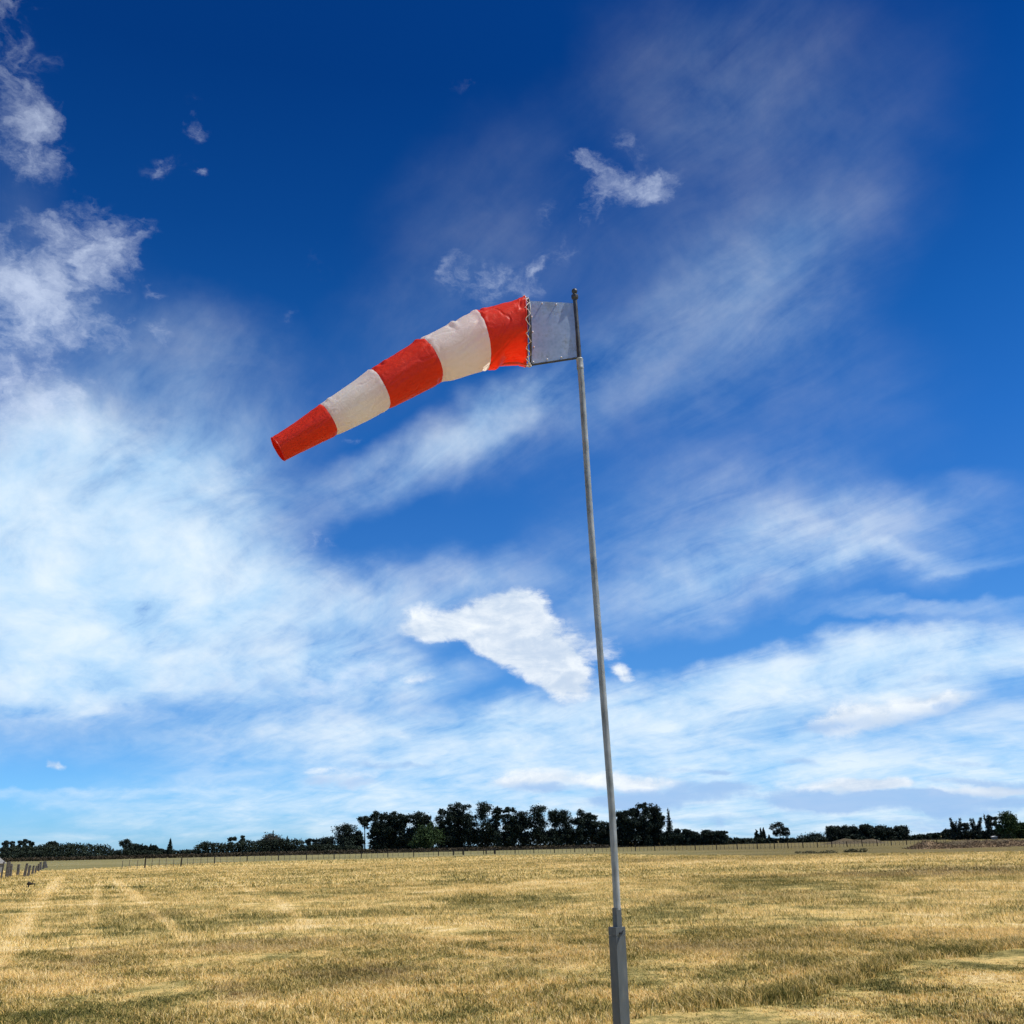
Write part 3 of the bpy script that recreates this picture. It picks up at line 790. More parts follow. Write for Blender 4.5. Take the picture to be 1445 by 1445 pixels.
def leaf_cloud(rng_, lobes, n, size, flat=.8):
    """many leaf-sized triangles spread through overlapping lobes (cx,cy,cz,rx,ry,rz)"""
    lob = np.array(lobes, float)
    vol = (lob[:, 3] * lob[:, 4] * lob[:, 5]) ** .75
    pick = rng_.choice(len(lob), n, p=vol / vol.sum())
    d = rng_.normal(size=(n, 3)); d /= np.linalg.norm(d, axis=1)[:, None]
    r = rng_.rand(n) ** .5 * (1 + np.abs(rng_.normal(0, .16, n)))
    edge_ = 1 + .22 * np.sin(d[:, 0] * 7 + pick) * np.sin(d[:, 1] * 6 + pick * 2) + .15 * np.sin(d[:, 2] * 11 + pick * 3)
    c = lob[pick, :3] + d * lob[pick, 3:] * (r * edge_)[:, None]
    a = rng_.normal(size=(n, 3)); a[:, 2] *= flat; a /= np.linalg.norm(a, axis=1)[:, None]
    b = rng_.normal(size=(n, 3)); b -= a * (a * b).sum(1)[:, None]; b /= np.linalg.norm(b, axis=1)[:, None]
    s = size * rng_.uniform(.5, 1.3, n)[:, None]
    V = np.stack([c + a * s, c - a * s * .6 + b * s * .8, c - a * s * .6 - b * s * .8], 1).reshape(-1, 3)
    return V, np.repeat(rng_.rand(len(lob))[pick] * .6 + rng_.rand(n) * .4, 3)
def foliage_obj(name, V, sh, material, parent=None):
    me = tri_mesh(V, np.arange(len(V)).reshape(-1, 3), name)
    at_ = me.attributes.new('shade', 'FLOAT', 'POINT'); at_.data.foreach_set('value', sh.astype(np.float32))
    return link(name, me, material, parent)

def make_tree(px, ytop, wpx, kind, D, name, label, seed, group):
    rng_ = np.random.RandomState(seed)
    g = ray(px, 1190); gx = g.x / g.y * D
    loc = Vector((gx, D, -.05))
    top = on_depth(px, ytop, D)
    H = top.z; Wd = wpx * D / FOC * (1.22 if kind in ('pine', 'pinelow') else 1.05)
    root = empty(name, loc, label, 'tree', group)
    R = Wd / 2
    lobes = []; trunk_top = .75
    if kind in ('pine', 'pinelow'):
        k = 26 if kind == 'pine' else 14
        for i in range(k):
            z = H * rng_.uniform(.18, .93); q = z / H
            spread = R * (.95 if q < .7 else .95 - (q - .7) * 1.7)
            a = rng_.uniform(0, 2 * np.pi); rr = spread * rng_.uniform(.15, .95)
            s = R * rng_.uniform(.30, .50)
            zz = min(z, H - s * .75)
            lobes.append((math.cos(a) * rr, math.sin(a) * rr, zz, s * 1.15, s * 1.15, s * .8))
        lobes.append((rng_.uniform(-.2, .2) * R, 0, H - R * .26, R * .34, R * .34, R * .28))
        for i in range(3):
            lobes.append((rng_.uniform(-.75, .75) * R, rng_.uniform(-.4, .4) * R, H * rng_.uniform(.84, .96), R * .17, R * .17, R * .24))
        for i in range(6):
            lobes.append((rng_.uniform(-.5, .5) * R, rng_.uniform(-.5, .5) * R, H * rng_.uniform(.12, .70), R * .55, R * .55, H * .15))
        n = 7000; size = .31; mk = 'pine'
    elif kind == 'parasol':
        for i in range(9):
            a = rng_.uniform(0, 2 * np.pi); rr = R * rng_.uniform(.1, .8)
            lobes.append((math.cos(a) * rr, math.sin(a) * rr, H * rng_.uniform(.66, .94), R * .42, R * .42, R * .26))
        for i in range(3):
            lobes.append((rng_.uniform(-.8, .4) * R, 0, H * rng_.uniform(.42, .62), R * .2, R * .2, R * .14))
        n = 2600; size = .3; mk = 'pine'; trunk_top = .9
    elif kind == 'gum':
        for i in range(11):
            a = rng_.uniform(0, 2 * np.pi); rr = R * rng_.uniform(.1, .85)
            z = H * rng_.uniform(.35, .95); s = R * rng_.uniform(.2, .36)
            lobes.append((math.cos(a) * rr, math.sin(a) * rr, min(z, H - s), s, s, s * 1.0))
        lobes.append((0, 0, H - R * .3, R * .4, R * .4, R * .3))
        n = 2200; size = .30; mk = 'gum'; trunk_top = .85
    elif kind == 'swept':
        for i in range(9):
            q = i / 8
            lobes.append(((q - .5) * R * 1.7, rng_.uniform(-.3, .3) * R, H * (.55 + .4 * math.sin(q * 2.4)) - R * .1, R * .3, R * .3, R * .22))
        lobes += [((q - .5) * R * 1.5, 0, H * .4, R * .35, R * .35, R * .25) for q in (0, .33, .66, 1)]
        n = 2600; size = .3; mk = 'gum'
    elif kind == 'spire':
        for i in range(12):
            q = i / 11
            s = R * (1.0 - .85 * q ** 1.3)
            lobes.append((rng_.uniform(-.12, .12) * R, rng_.uniform(-.12, .12) * R, H * (.12 + .84 * q), s, s, H * .075))
        n = 2400; size = .28; mk = 'pine'; trunk_top = .95
    elif kind == 'flame' or kind == 'forked':     # stiff upright plumes
        for i in range(6):
            a = rng_.uniform(0, 2 * np.pi); bx_, by_ = math.cos(a) * R * .25, math.sin(a) * R * .25
            tx = rng_.uniform(-.85, .85) * R; hz = H * rng_.uniform(.72, 1.0)
            for q in np.linspace(0, 1, 6):
                s = R * .40 * (1.1 - .65 * q)
                lobes.append((bx_ + (tx - bx_) * q, by_, H * .2 + (hz - H * .2) * q, s, s, H * .09))
        n = 4200; size = .28; mk = 'gum'
    elif kind in ('round', 'dome', 'bushy'):
        k = 16
        for i in range(k):
            a = rng_.uniform(0, 2 * np.pi); q = rng_.rand() ** .7
            z = H * (.22 + .62 * q); rr = R * .72 * math.sqrt(max(0, 1 - ((z / H - .38) / .64) ** 2)) * rng_.uniform(.4, 1)
            s = R * rng_.uniform(.28, .4)
            lobes.append((math.cos(a) * rr, math.sin(a) * rr, z, s, s, s * .85))
        lobes.append((0, 0, H * .45, R * .75, R * .75, H * .38)); lobes.append((0, 0, H - R * .32, R * .42, R * .42, R * .3))
        n = 6000; size = .32; mk = {'round': 'green', 'dome': 'spray', 'bushy': 'green'}[kind]
    if kind == 'bushy':
        for i in range(8):
            lobes.append((rng_.uniform(-.7, .7) * R, rng_.uniform(-.5, .5) * R, H * rng_.uniform(.6, .9), R * .16, R * .16, H * .12))
    size *= D / 430
    V, sh = leaf_cloud(rng_, lobes, n, size)
    V[:, 2] = np.clip(V[:, 2], .05, None)
    foliage_obj('crown', V, sh, ML[mk], root)
    mb = MB()
    tw = max(.10, H * .014)
    lean = rng_.uniform(-.04, .04) * H
    pts_ = [Vector((0, 0, 0)), Vector((lean * .3, 0, H * .35)), Vector((lean, 0, H * trunk_top))]
    mb.tube(pts_, [tw * 1.4, tw, tw * .35], 7)
    for i in range(7):
        lb = lobes[rng_.randint(len(lobes))]
        z0_ = min(lb[2] * .7, H * trunk_top * .9)
        mb.tube([Vector((lean * z0_ / H, 0, z0_)), Vector((lb[0] * .5, lb[1] * .5, (z0_ + lb[2]) / 2)), Vector(lb[:3])], [tw * .5, tw * .35, tw * .12], 5)
    mb.build('trunk', M_bark, root)
    return root

LP = 'tall pines of the central shelterbelt'
LG = 'grey green gum trees on the horizon'
LR = 'pines of the small right hand clump'
LS = 'low trees on the far left skyline'
TREES = [
 # px, top, width, kind, distance, name, label, group
 (8, 1186, 12, 'gum', 520, 'gum_tree', 'small gum tree rising over the hedge at the far left edge of the photo', LG),
 (17, 1187, 9, 'gum', 520, 'gum_tree', 'narrow gum crown between the leftmost gum and the lumpy gum group', LG),
 (27, 1186, 11, 'gum', 520, 'gum_tree', 'left crown of the lumpy gum group behind the left hedge', LG),
 (35, 1184, 11, 'gum', 520, 'gum_tree', 'tallest crown of the lumpy gum group behind the left hedge', LG),
 (41, 1186, 9, 'gum', 522, 'gum_tree', 'crown just right of the tallest gum behind the left hedge', LG),
 (46, 1188, 7, 'gum', 520, 'gum_tree', 'short rightmost crown of the lumpy gum group behind the left hedge', LG),
 (70, 1187, 20, 'swept', 520, 'windswept_tree', 'wind swept tree with slanting flat top above the left hedge', None),
 (178, 1184, 19, 'gum', 500, 'gum_tree', 'open crowned gum with a flat tuft on top right of the left hedge', LG),
 (192, 1192, 17, 'pinelow', 500, 'low_tree', 'rounded dark tree directly right of the open crowned gum', LS),
 (205, 1194, 13, 'pinelow', 500, 'low_tree', 'low dark tree left of the small pointed top on the left skyline', LS),
 (213, 1191, 6, 'spire', 500, 'conifer', 'small pointed conifer poking out of the low left skyline trees', None),
 (218, 1193, 10, 'pinelow', 500, 'low_tree', 'flat topped dark tree touching the small pointed conifer on its right', LS),
 (226, 1198, 10, 'pinelow', 500, 'low_tree', 'very low dark tree between flat topped tree and lone spire', LS),
 (240, 1183, 8, 'spire', 480, 'conifer', 'lone slim dark spire standing well above the left skyline', None),
 (326, 1181, 15, 'gum', 470, 'gum_tree', 'ragged tree top showing over the middle of the long clipped hedge', LG),
 (341, 1179, 8, 'gum', 470, 'gum_tree', 'thin ragged tree top left of the grey dome tree behind the hedge', LG),
 (382, 1177, 36, 'dome', 470, 'dome_tree', 'wide grey brown dome shaped tree behind the long clipped hedge', None),
 (385, 1172, 5, 'spire', 480, 'conifer', 'tiny dark tip poking above the grey dome shaped tree', None),
 (405, 1180, 6, 'spire', 470, 'conifer', 'small pointed top behind the right end of the long clipped hedge', None),
 (437, 1183, 13, 'gum', 450, 'gum_tree', 'small gum just right of the end of the long clipped hedge', LG),
 (447, 1184, 11, 'gum', 450, 'gum_tree', 'small gum between the hedge end and the layered dark tree', LG),
 (460, 1182, 20, 'pinelow', 440, 'dark_tree', 'low spreading dark tree left of the tall layered tree', None),
 (487, 1163, 28, 'pine', 440, 'layered_tree', 'broad layered dark tree standing left of the bare trunked pine', None),
 (505, 1172, 15, 'pinelow', 440, 'dark_tree', 'smaller dark tree squeezed between layered tree and bare trunked pine', None),
 (515, 1146, 19, 'parasol', 430, 'pine_tree', 'bare trunked pine with a flat umbrella crown at the left end of the tall belt', None),
 (531, 1144, 17, 'pine', 430, 'pine_tree', 'first dense pine right of the bare trunked umbrella pine', LP),
 (543, 1146, 17, 'pine', 430, 'pine_tree', 'second dense pine right of the bare trunked umbrella pine', LP),
 (554, 1145, 17, 'pine', 430, 'pine_tree', 'third dense pine right of the bare trunked umbrella pine', LP),
 (566, 1148, 14, 'pine', 430, 'pine_tree', 'pine with a slight notch on both sides above left of the green tree', LP),
 (578, 1149, 16, 'pine', 430, 'pine_tree', 'pine directly left of the flat pine over the round green tree', LP),
 (591, 1145, 22, 'pine', 430, 'pine_tree', 'flat wide topped pine right behind the round green tree', LP),
 (604, 1150, 14, 'pine', 430, 'pine_tree', 'drooping pine bordering the sky gap above the round green tree', LP),
 (602, 1164, 46, 'round', 400, 'round_tree', 'round fresh green broadleaf tree in front of the dark pines', None),
 (622, 1141, 17, 'pine', 430, 'pine_tree', 'first pine right of the sky gap with branches reaching left', LP),
 (637, 1134, 15, 'pine', 430, 'pine_tree', 'tall pine just left of the highest flat top of the left belt', LP),
 (647, 1132, 19, 'pine', 432, 'pine_tree', 'highest broad topped pine of the left half of the belt', LP),
 (661, 1134, 17, 'pine', 430, 'pine_tree', 'tall pine to the right of the highest broad topped pine', LP),
 (684, 1131, 22, 'pine', 430, 'pine_tree', 'tall pine with sky holes under its rounded top left of the splayed ones', LP),
 (701, 1138, 16, 'pine', 430, 'pine_tree', 'pine with splayed upright twigs right of the pine with sky holes', LP),
 (717, 1138, 13, 'pine', 430, 'pine_tree', 'narrow pointed pine with forked top left of centre of the belt', LP),
 (726, 1139, 11, 'pine', 430, 'pine_tree', 'narrow pine with a square top next to the forked pointed one', LP),
 (737, 1144, 20, 'pine', 430, 'pine_tree', 'lower broad pine left of the tall domed pine', LP),
 (762, 1135, 24, 'pine', 430, 'pine_tree', 'tall domed pine rising above both its neighbours left of the pole', LP),
 (783, 1142, 19, 'pine', 430, 'pine_tree', 'flat topped pine right of the tall domed pine', LP),
 (799, 1143, 19, 'pine', 430, 'pine_tree', 'flat topped pine with open branches on its right side', LP),
 (820, 1141, 20, 'pine', 430, 'pine_tree', 'rounded pine two trees left of the windsock pole', LP),
 (835, 1146, 15, 'pine', 430, 'pine_tree', 'sloping shouldered pine next left of the windsock pole', LP),
 (849, 1158, 17, 'pine', 430, 'pine_tree', 'lower pine touching the left side of the windsock pole', LP),
 (862, 1160, 14, 'pine', 430, 'pine_tree', 'lower pine mostly hidden behind the windsock pole', LP),
 (877, 1145, 17, 'pine', 430, 'pine_tree', 'pine touching the right side of the windsock pole', LP),
 (886, 1143, 15, 'pine', 430, 'pine_tree', 'second pine to the right of the windsock pole', LP),
 (897, 1140, 17, 'pine', 430, 'pine_tree', 'third pine to the right of the windsock pole', LP),
 (911, 1132, 18, 'pine', 430, 'pine_tree', 'left one of the twin highest pines right of the pole', LP),
 (923, 1133, 17, 'pine', 432, 'pine_tree', 'right one of the twin highest pines right of the pole', LP),
 (933, 1146, 14, 'pine', 430, 'pine_tree', 'falling away pine between the twin highest pines and the slim tree', LP),
 (946, 1140, 11, 'spire', 430, 'slim_tree', 'slim ragged tall tree at the right end of the pine belt', None),
 (958, 1170, 14, 'pinelow', 430, 'low_tree', 'first low tree right of the slim ragged tall tree', 'low trees right of the pine belt'),
 (969, 1170, 12, 'pinelow', 430, 'low_tree', 'second low tree right of the slim ragged tall tree', 'low trees right of the pine belt'),
 (982, 1174, 14, 'pinelow', 430, 'low_tree', 'rounded lowest tree in the row right of the pine belt', 'low trees right of the pine belt'),
 (996, 1172, 15, 'pinelow', 430, 'low_tree', 'tree after the rounded lowest one in the row right of the belt', 'low trees right of the pine belt'),
 (1009, 1173, 14, 'pinelow', 430, 'low_tree', 'next to last tree in the low row right of the belt', 'low trees right of the pine belt'),
 (1021, 1173, 14, 'pinelow', 430, 'low_tree', 'last tree in the low row right of the belt before the thin hedge', 'low trees right of the pine belt'),
 (1069, 1171, 9, 'spire', 480, 'conifer', 'wide left conifer of the little trio beside the lone gum', 'conifers beside the lone gum'),
 (1075, 1169, 6, 'spire', 480, 'conifer', 'middle conifer of the little trio beside the lone gum', 'conifers beside the lone gum'),
 (1079, 1167, 6, 'spire', 482, 'conifer', 'tallest right conifer of the little trio beside the lone gum', 'conifers beside the lone gum'),
 (1086, 1178, 5, 'spire', 480, 'conifer', 'tiny conifer in the gap before the lone gum', None),
 (1102, 1159, 24, 'gum', 460, 'gum_tree', 'lone gum with an open leafy crown above the thin right hedge', None),
 (1152, 1178, 34, 'pinelow', 520, 'low_tree', 'low spreading dome of foliage left of the right clump of pines', None),
 (1177, 1166, 18, 'pine', 440, 'pine_tree', 'leftmost pine of the right hand clump', LR),
 (1193, 1165, 16, 'pine', 440, 'pine_tree', 'second pine from the left in the right hand clump', LR),
 (1207, 1166, 16, 'pine', 440, 'pine_tree', 'third pine from the left in the right hand clump', LR),
 (1225, 1163, 18, 'pine', 440, 'pine_tree', 'tallest pine at the middle of the right hand clump', LR),
 (1245, 1165, 17, 'pine', 440, 'pine_tree', 'pine directly right of the tallest in the right hand clump', LR),
 (1257, 1168, 11, 'pinelow', 440, 'pine_tree', 'small pine next to last in the right hand clump', LR),
 (1271, 1166, 21, 'pine', 440, 'pine_tree', 'sloping rightmost pine of the right hand clump', LR),
 (1340, 1170, 13, 'gum', 400, 'gum_tree', 'small ragged tree at the left foot of the right edge gums', None),
 (1352, 1155, 18, 'flame', 380, 'gum_tree', 'gum with a bent tufted top leftmost of the right edge gums', 'gums at the right edge'),
 (1367, 1161, 17, 'gum', 380, 'gum_tree', 'shorter gum between the tufted one and the splayed one', 'gums at the right edge'),
 (1382, 1155, 18, 'flame', 380, 'gum_tree', 'splayed gum with fingers of foliage in the right edge group', 'gums at the right edge'),
 (1398, 1151, 18, 'flame', 380, 'gum_tree', 'forked gum left of the big green tree in the right edge group', 'gums at the right edge'),
 (1410, 1152, 16, 'gum', 380, 'gum_tree', 'gum touching the left side of the big green tree', 'gums at the right edge'),
 (1425, 1144, 32, 'bushy', 350, 'bushy_tree', 'big bushy green tree at the right edge of the photo', None),
 (1446, 1160, 26, 'bushy', 355, 'bushy_tree', 'green tree cut by the right edge of the photo', None),
]
for i, (px, yt, w, kd, D, nm, lab, grp) in enumerate(TREES):
    make_tree(px, yt, w, kd, D, nm, lab, 100 + i, grp)

def hedge(name, label, cat, x0, x1, tops, D, depth, n, size, mk, group=None, tiers=None):
    """tops: list of (px, ytop); a long mass of clipped foliage with real depth"""
    rng_ = np.random.RandomState(abs(hash(name + str(x0))) % 9999 if False else int(x0 * 7 + D) % 9973)
    mid = on_depth((x0 + x1) / 2, 1190, D)
    root = empty(name, (mid.x, D, -.05), label, cat, group)
    lobes = []
    xs = np.arange(x0, x1, 2.2)
    tx = [t[0] for t in tops]; ty = [t[1] for t in tops]
    for x in xs:
        yt = np.interp(x, tx, ty)
        top = on_depth(x, yt, D)
        H = max(top.z, .5)
        for q in range(3):
            r = H * .2 * rng_.uniform(.8, 1.2)
            zc = H * (.16, .48, .80)[q]
            bulge = (1.0, .78, .9)[q] if tiers else 1
            lobes.append((top.x - mid.x, rng_.uniform(-.5, .5) * depth, min(zc, H - r), max(r, 2.2 * D / FOC * .7), depth * .55 * bulge, r * 1.15))
        if rng_.rand() < .3:
            lobes.append((top.x - mid.x, 0, H * .93, H * .1, depth * .2, H * .1))
    V, sh = leaf_cloud(rng_, lobes, n, size)
    V[:, 2] = np.clip(V[:, 2], .02, None)
    foliage_obj('foliage', V, sh, ML[mk], root)
    return root
hedge('hedge', 'tall uneven dark hedge along the far left skyline', 'hedge', -60, 158, [(-60, 1196), (0, 1196), (20, 1194), (50, 1194), (62, 1192), (80, 1192), (100, 1190), (113, 1190), (130, 1192), (150, 1193), (158, 1201)], 460, 6, 15000, .42, 'hedge')
hedge('hedge', 'lower clipped dark hedge in front of the tall far left one', 'hedge', -60, 146, [(-60, 1203), (0, 1203), (60, 1201), (146, 1204)], 420, 4, 9000, .36, 'hedge', tiers=1)
hedge('hedge', 'long clipped two tiered dark hedge left of the centre pines', 'hedge', 279, 427, [(279, 1193), (288, 1187), (300, 1189), (318, 1191), (335, 1189), (350, 1185), (357, 1188), (370, 1185), (398, 1184), (427, 1185)], 430, 5, 14000, .36, 'hedge', tiers=1)
hedge('shrub_row', 'faint low line of trees between the lone spire and the long hedge', 'shrubs', 225, 282, [(225, 1199), (250, 1200), (262, 1199), (282, 1199)], 600, 5, 3500, .5, 'hedge')
hedge('shrub_row', 'dark undergrowth at the foot of the low left skyline trees', 'shrubs', 158, 232, [(158, 1200), (180, 1199), (232, 1201)], 480, 4, 4500, .4, 'hedge')
hedge('shrub_row', 'grey green bushes between the clipped hedge and the layered tree', 'shrubs', 425, 512, [(425, 1193), (450, 1191), (470, 1192), (495, 1192), (512, 1195)], 425, 4, 5500, .36, 'hedge')
hedge('undergrowth', 'black undergrowth closing the gaps under the left pines', 'shrubs', 522, 612, [(522, 1186), (540, 1176), (580, 1180), (612, 1184)], 436, 5, 7000, .4, 'hedge')
hedge('undergrowth', 'black undergrowth under the pines between green tree and pole', 'shrubs', 616, 866, [(616, 1176), (640, 1170), (720, 1174), (800, 1172), (866, 1170)], 438, 6, 16000, .42, 'hedge')
hedge('undergrowth', 'black undergrowth under the pines right of the pole', 'shrubs', 868, 1028, [(868, 1170), (930, 1172), (955, 1178), (1028, 1180)], 438, 6, 10000, .42, 'hedge')
hedge('hedge', 'thin level dark hedge under the lone gum on the right', 'hedge', 1028, 1172, [(1028, 1182), (1060, 1183), (1172, 1182)], 460, 4, 7000, .38, 'hedge')
hedge('hedge', 'smooth low hedge between the right pine clump and right edge gums', 'hedge', 1172, 1348, [(1172, 1181), (1230, 1180), (1280, 1180), (1300, 1177), (1325, 1175), (1348, 1171)], 440, 5, 12000, .38, 'hedge')
hedge('undergrowth', 'dark undergrowth beneath the right edge gums', 'shrubs', 1345, 1470, [(1345, 1174), (1400, 1172), (1470, 1168)], 384, 5, 8000, .36, 'hedge')
# low brown scrub at the foot of the belts
hedge('scrub_row', 'low brown scrub running along the foot of the left hedges', 'scrub', 5, 300, [(5, 1210.5), (100, 1208.5), (200, 1206), (300, 1203.5)], 395, 3, 6000, .30, 'scrub')
hedge('scrub_row', 'low brown scrub in front of the long clipped hedge', 'scrub', 300, 640, [(300, 1203.5), (380, 1201.5), (500, 1199), (640, 1196)], 390, 3, 7000, .30, 'scrub')
hedge('scrub_row', 'low brown scrub in front of the pines left of the pole', 'scrub', 640, 860, [(640, 1196), (735, 1194), (860, 1191.5)], 392, 3, 5500, .30, 'scrub')

# ------------------------------------------------------------------ brush heaps, mounds, small bushes
M_heap, N = mat('dug_earth_and_brush')
gp = N.n('ShaderNodeNewGeometry').outputs['Position']
n1 = N.noise(gp, .9, 6, .65, .5); n2 = N.noise(gp, 3.5, 4, .6)
finish(N, bsdf(N, N.ramp(N.math('ADD', N.math('MULTIPLY', n1, .65), N.math('MULTIPLY', n2, .35)), [(.32, (.08, .055, .035)), (.48, (.20, .135, .08)), (.6, (.32, .235, .14)), (.72, (.46, .37, .24))]), .95, spec=.1, normal=bump(N, n2, .7, .15)))
M_bank, N = mat('old_brown_bank')
gp = N.n('ShaderNodeNewGeometry').outputs['Position']
finish(N, bsdf(N, N.ramp(N.noise(gp, .6, 5, .6), [(.35, (.06, .05, .028)), (.65, (.13, .10, .06))]), .95, spec=.1))
def heap(name, label, cat, x0, x1, ytop, D, depth, material, seed, rough=.3, group=None, twigs=True):
    a, b = on_depth(x0, 1190, D), on_depth(x1, 1190, D); cx = (a.x + b.x) / 2; L = (b.x - a.x) / 2
    H = on_depth((x0 + x1) / 2, ytop, D).z
    root = empty(name, (cx, D, 0), label, cat, group)
    nx_, ny_ = 72, 20
    vs, fs = [], []
    for i in range(nx_ + 1):
        for j in range(ny_ + 1):
            u, w = i / nx_ * 2 - 1, j / ny_ * 2 - 1
            x, y = u * L, w * depth
            env = max(0, 1 - abs(u) ** 3) * max(0, 1 - w * w)
            hh = .62 + .75 * noise.noise((x * .22 + seed, y * .3, seed)) + rough * noise.noise((x * .9 + seed, y * .9, 2)) + rough * .5 * noise.noise((x * 2.3, y * 2.3, seed))
            vs.append((x, y, -.08 + H * env * max(.12, hh)))
    for i in range(nx_):
        for j in range(ny_):
            k = i * (ny_ + 1) + j
            fs.append((k, k + ny_ + 1, k + ny_ + 2, k + 1))
    link('mound', mesh_from(vs, fs), material, root)
    if twigs:
        rng_ = np.random.RandomState(seed)
        vv = np.array(vs); pick = vv[rng_.randint(len(vv), size=2600)] + rng_.normal(0, .10, (2600, 3)) + [0, 0, .05]
        pick = pick[pick[:, 2] > .05]; n = len(pick)
        d1_ = rng_.normal(size=(n, 3)); d1_ /= np.linalg.norm(d1_, axis=1)[:, None]; d2_ = rng_.normal(size=(n, 3)); d2_ /= np.linalg.norm(d2_, axis=1)[:, None]
        V = np.stack([pick - d1_ * .2, pick + d1_ * .2, pick + d2_ * .1], 1).reshape(-1, 3)
        foliage_obj('brush', V, np.repeat(rng_.rand(n), 3), ML['brush'], root)
    return root
heap('brush_heap', 'long brown heap of dug earth and dead brush with pale lumps at its left foot', 'heap', 1284, 1362, 1186, 142, 3.0, M_heap, 5, .35, 'brown heaps at the right edge')
heap('brush_heap', 'reddish brown heap of earth in the middle of the right edge heaps', 'heap', 1352, 1412, 1185.5, 146, 3.2, M_heap, 9, .4, 'brown heaps at the right edge')
heap('brush_heap', 'brown earth heap cut by the right edge of the photo', 'heap', 1405, 1480, 1185, 150, 3.4, M_heap, 13, .4, 'brown heaps at the right edge')
heap('earth_bank', 'long grassy brown bank behind the brown heaps', 'bank', 1300, 1500, 1183, 190, 5, M_bank, 21, .12, None, True)
heap('earth_bank', 'flat brown bank in front of the right hand pine clump', 'bank', 1158, 1250, 1182.5, 300, 5, M_bank, 17, .1, None, False)
def bush(px, ybase, w, hpx, label, seed, mk='bush'):
    g = on_ground(px, ybase); D = g.y; s = D / FOC
    rng_ = np.random.RandomState(seed)
    root = empty('bush', (g.x, D, 0), label, 'bush', 'low bushes in front of the wire fence')
    R = w * s / 2; H = hpx * s
    lobes = [(rng_.uniform(-.8, .8) * R, rng_.uniform(-.9, .9) * R, H * rng_.uniform(.1, .55), R * rng_.uniform(.1, .26), R * .25, H * rng_.uniform(.2, .45)) for _ in range(14)]
    V, sh = leaf_cloud(rng_, lobes, 2200, .09); V[:, 2] = np.clip(V[:, 2], .0, None)
    foliage_obj('foliage', V, sh, ML[mk], root)
    mb = MB()
    for i in range(5):
        mb.tube([(0, 0, 0), (lobes[i][0], lobes[i][1], lobes[i][2])], [.03, .01], 5)
    mb.build('stem', M_bark, root)
bush(1150, 1204, 60, 3.6, 'wide flat grey green bush on the mown grass right of the pole', 3)
bush(1208, 1202.5, 32, 5.5, 'rounder dark green bush in front of the right wire fence', 4)
bush(185, 1210.5, 9, 2.5, 'small dark bush on the pale pasture behind the left fence', 5, 'scrub')
bush(48, 1214, 8, 2, 'tiny dark bush on the pasture above the old timber posts', 6, 'scrub')

# ------------------------------------------------------------------ fences
M_wood, N = mat('weathered_fence_timber')
tc = N.n('ShaderNodeTexCoord').outputs['Object']
st = N.n('ShaderNodeMapping', {}, Vector=tc); st.inputs['Scale'].default_value = (1, 1, .15)
finish(N, bsdf(N, N.ramp(N.noise(st, 22, 5, .65), [(.3, (.035, .033, .030)), (.5, (.095, .088, .078)), (.7, (.19, .175, .155))]), .9, spec=.1))
M_wire, N = mat('fence_wire')
finish(N, bsdf(N, (.16, .16, .15, 1), .6, .4))
M_dpost, N = mat('dark_treated_timber')
finish(N, bsdf(N, (.035, .032, .028, 1), .9, spec=.1))

def post_mesh(h, r, seed, cutr=False):
    rng_ = random.Random(seed)
    mb = MB()
    n = 8
    pts_ = [Vector((0, 0, -.25)), Vector((0, 0, h * .5)), Vector((rng_.uniform(-.01, .01), 0, h - r * .3)), Vector((0, 0, h))]
    mb.tube(pts_, [r, r * rng_.uniform(.92, 1.05), r * .95, r * .7], n)
    return mesh_from(mb.v, mb.f, 'post')
def wire_fence(label, pxs, line, heavy_every, h=1.05, group='wire fences across the paddock', heavy_off=0):
    """pxs: picture columns of the posts; line: where the foot of the fence runs"""
    lx = [a for a, b in line]; ly = [b for a, b in line]
    feet = [on_ground(x, float(np.interp(x, lx, ly))) for x in pxs]
    root = empty('wire_fence', feet[0], label, 'fence', group)
    thin = post_mesh(h * .97, .032, 1); thin.materials.append(M_wood)
    thick = post_mesh(h * 1.08, .085, 2); thick.materials.append(M_dpost)
    rr = random.Random(len(pxs))
    for i, f in enumerate(feet):
        hv = (i + heavy_off) % heavy_every == 0
        o = bpy.data.objects.new('post' if hv else 'batten', thick if hv else thin)
        COL.objects.link(o); o.parent = root
        o.location = f - feet[0]
        o.rotation_euler = (rr.uniform(-.04, .04), rr.uniform(-.05, .05), rr.uniform(0, 3))
        o.scale = (1, 1, rr.uniform(.9, 1.06))
    mb = MB(feet[0])
    for z in (.18, .38, .6, .8, .98):
        mb.tube([f + Vector((0, 0, z)) for f in feet[::2]] + [feet[-1] + Vector((0, 0, z))], .006, 4)
    mb.build('wire', M_wire, root)
    return feet
LINE = [(120, 1229), (207, 1226), (260, 1222.5), (312, 1218), (360, 1215.5), (400, 1214), (500, 1211.5), (600, 1208.5), (640, 1207), (700, 1205.5), (760, 1204.2), (860, 1201.8), (1000, 1199.3), (1090, 1197.8), (1200, 1195), (1260, 1193), (1335, 1191)]
def cols(x0, x1, step, seed):
    r_ = random.Random(seed); out = []; x = x0
    while x < x1:
        out.append(x); x += step(x) * r_.uniform(.88, 1.12)
    return out + [x1]
wire_fence('wire fence running from the left field up to the first gate', cols(172, 639, lambda x: 10.6 - (x - 172) * .009, 1), LINE, 5, heavy_off=2)
wire_fence('short length of wire fence between the two gates', cols(654.5, 685.5, lambda x: 9, 2), LINE, 3)
wire_fence('long wire fence from the second gate past the pole towards the right', cols(699, 1088, lambda x: 5.6, 3), LINE, 5)
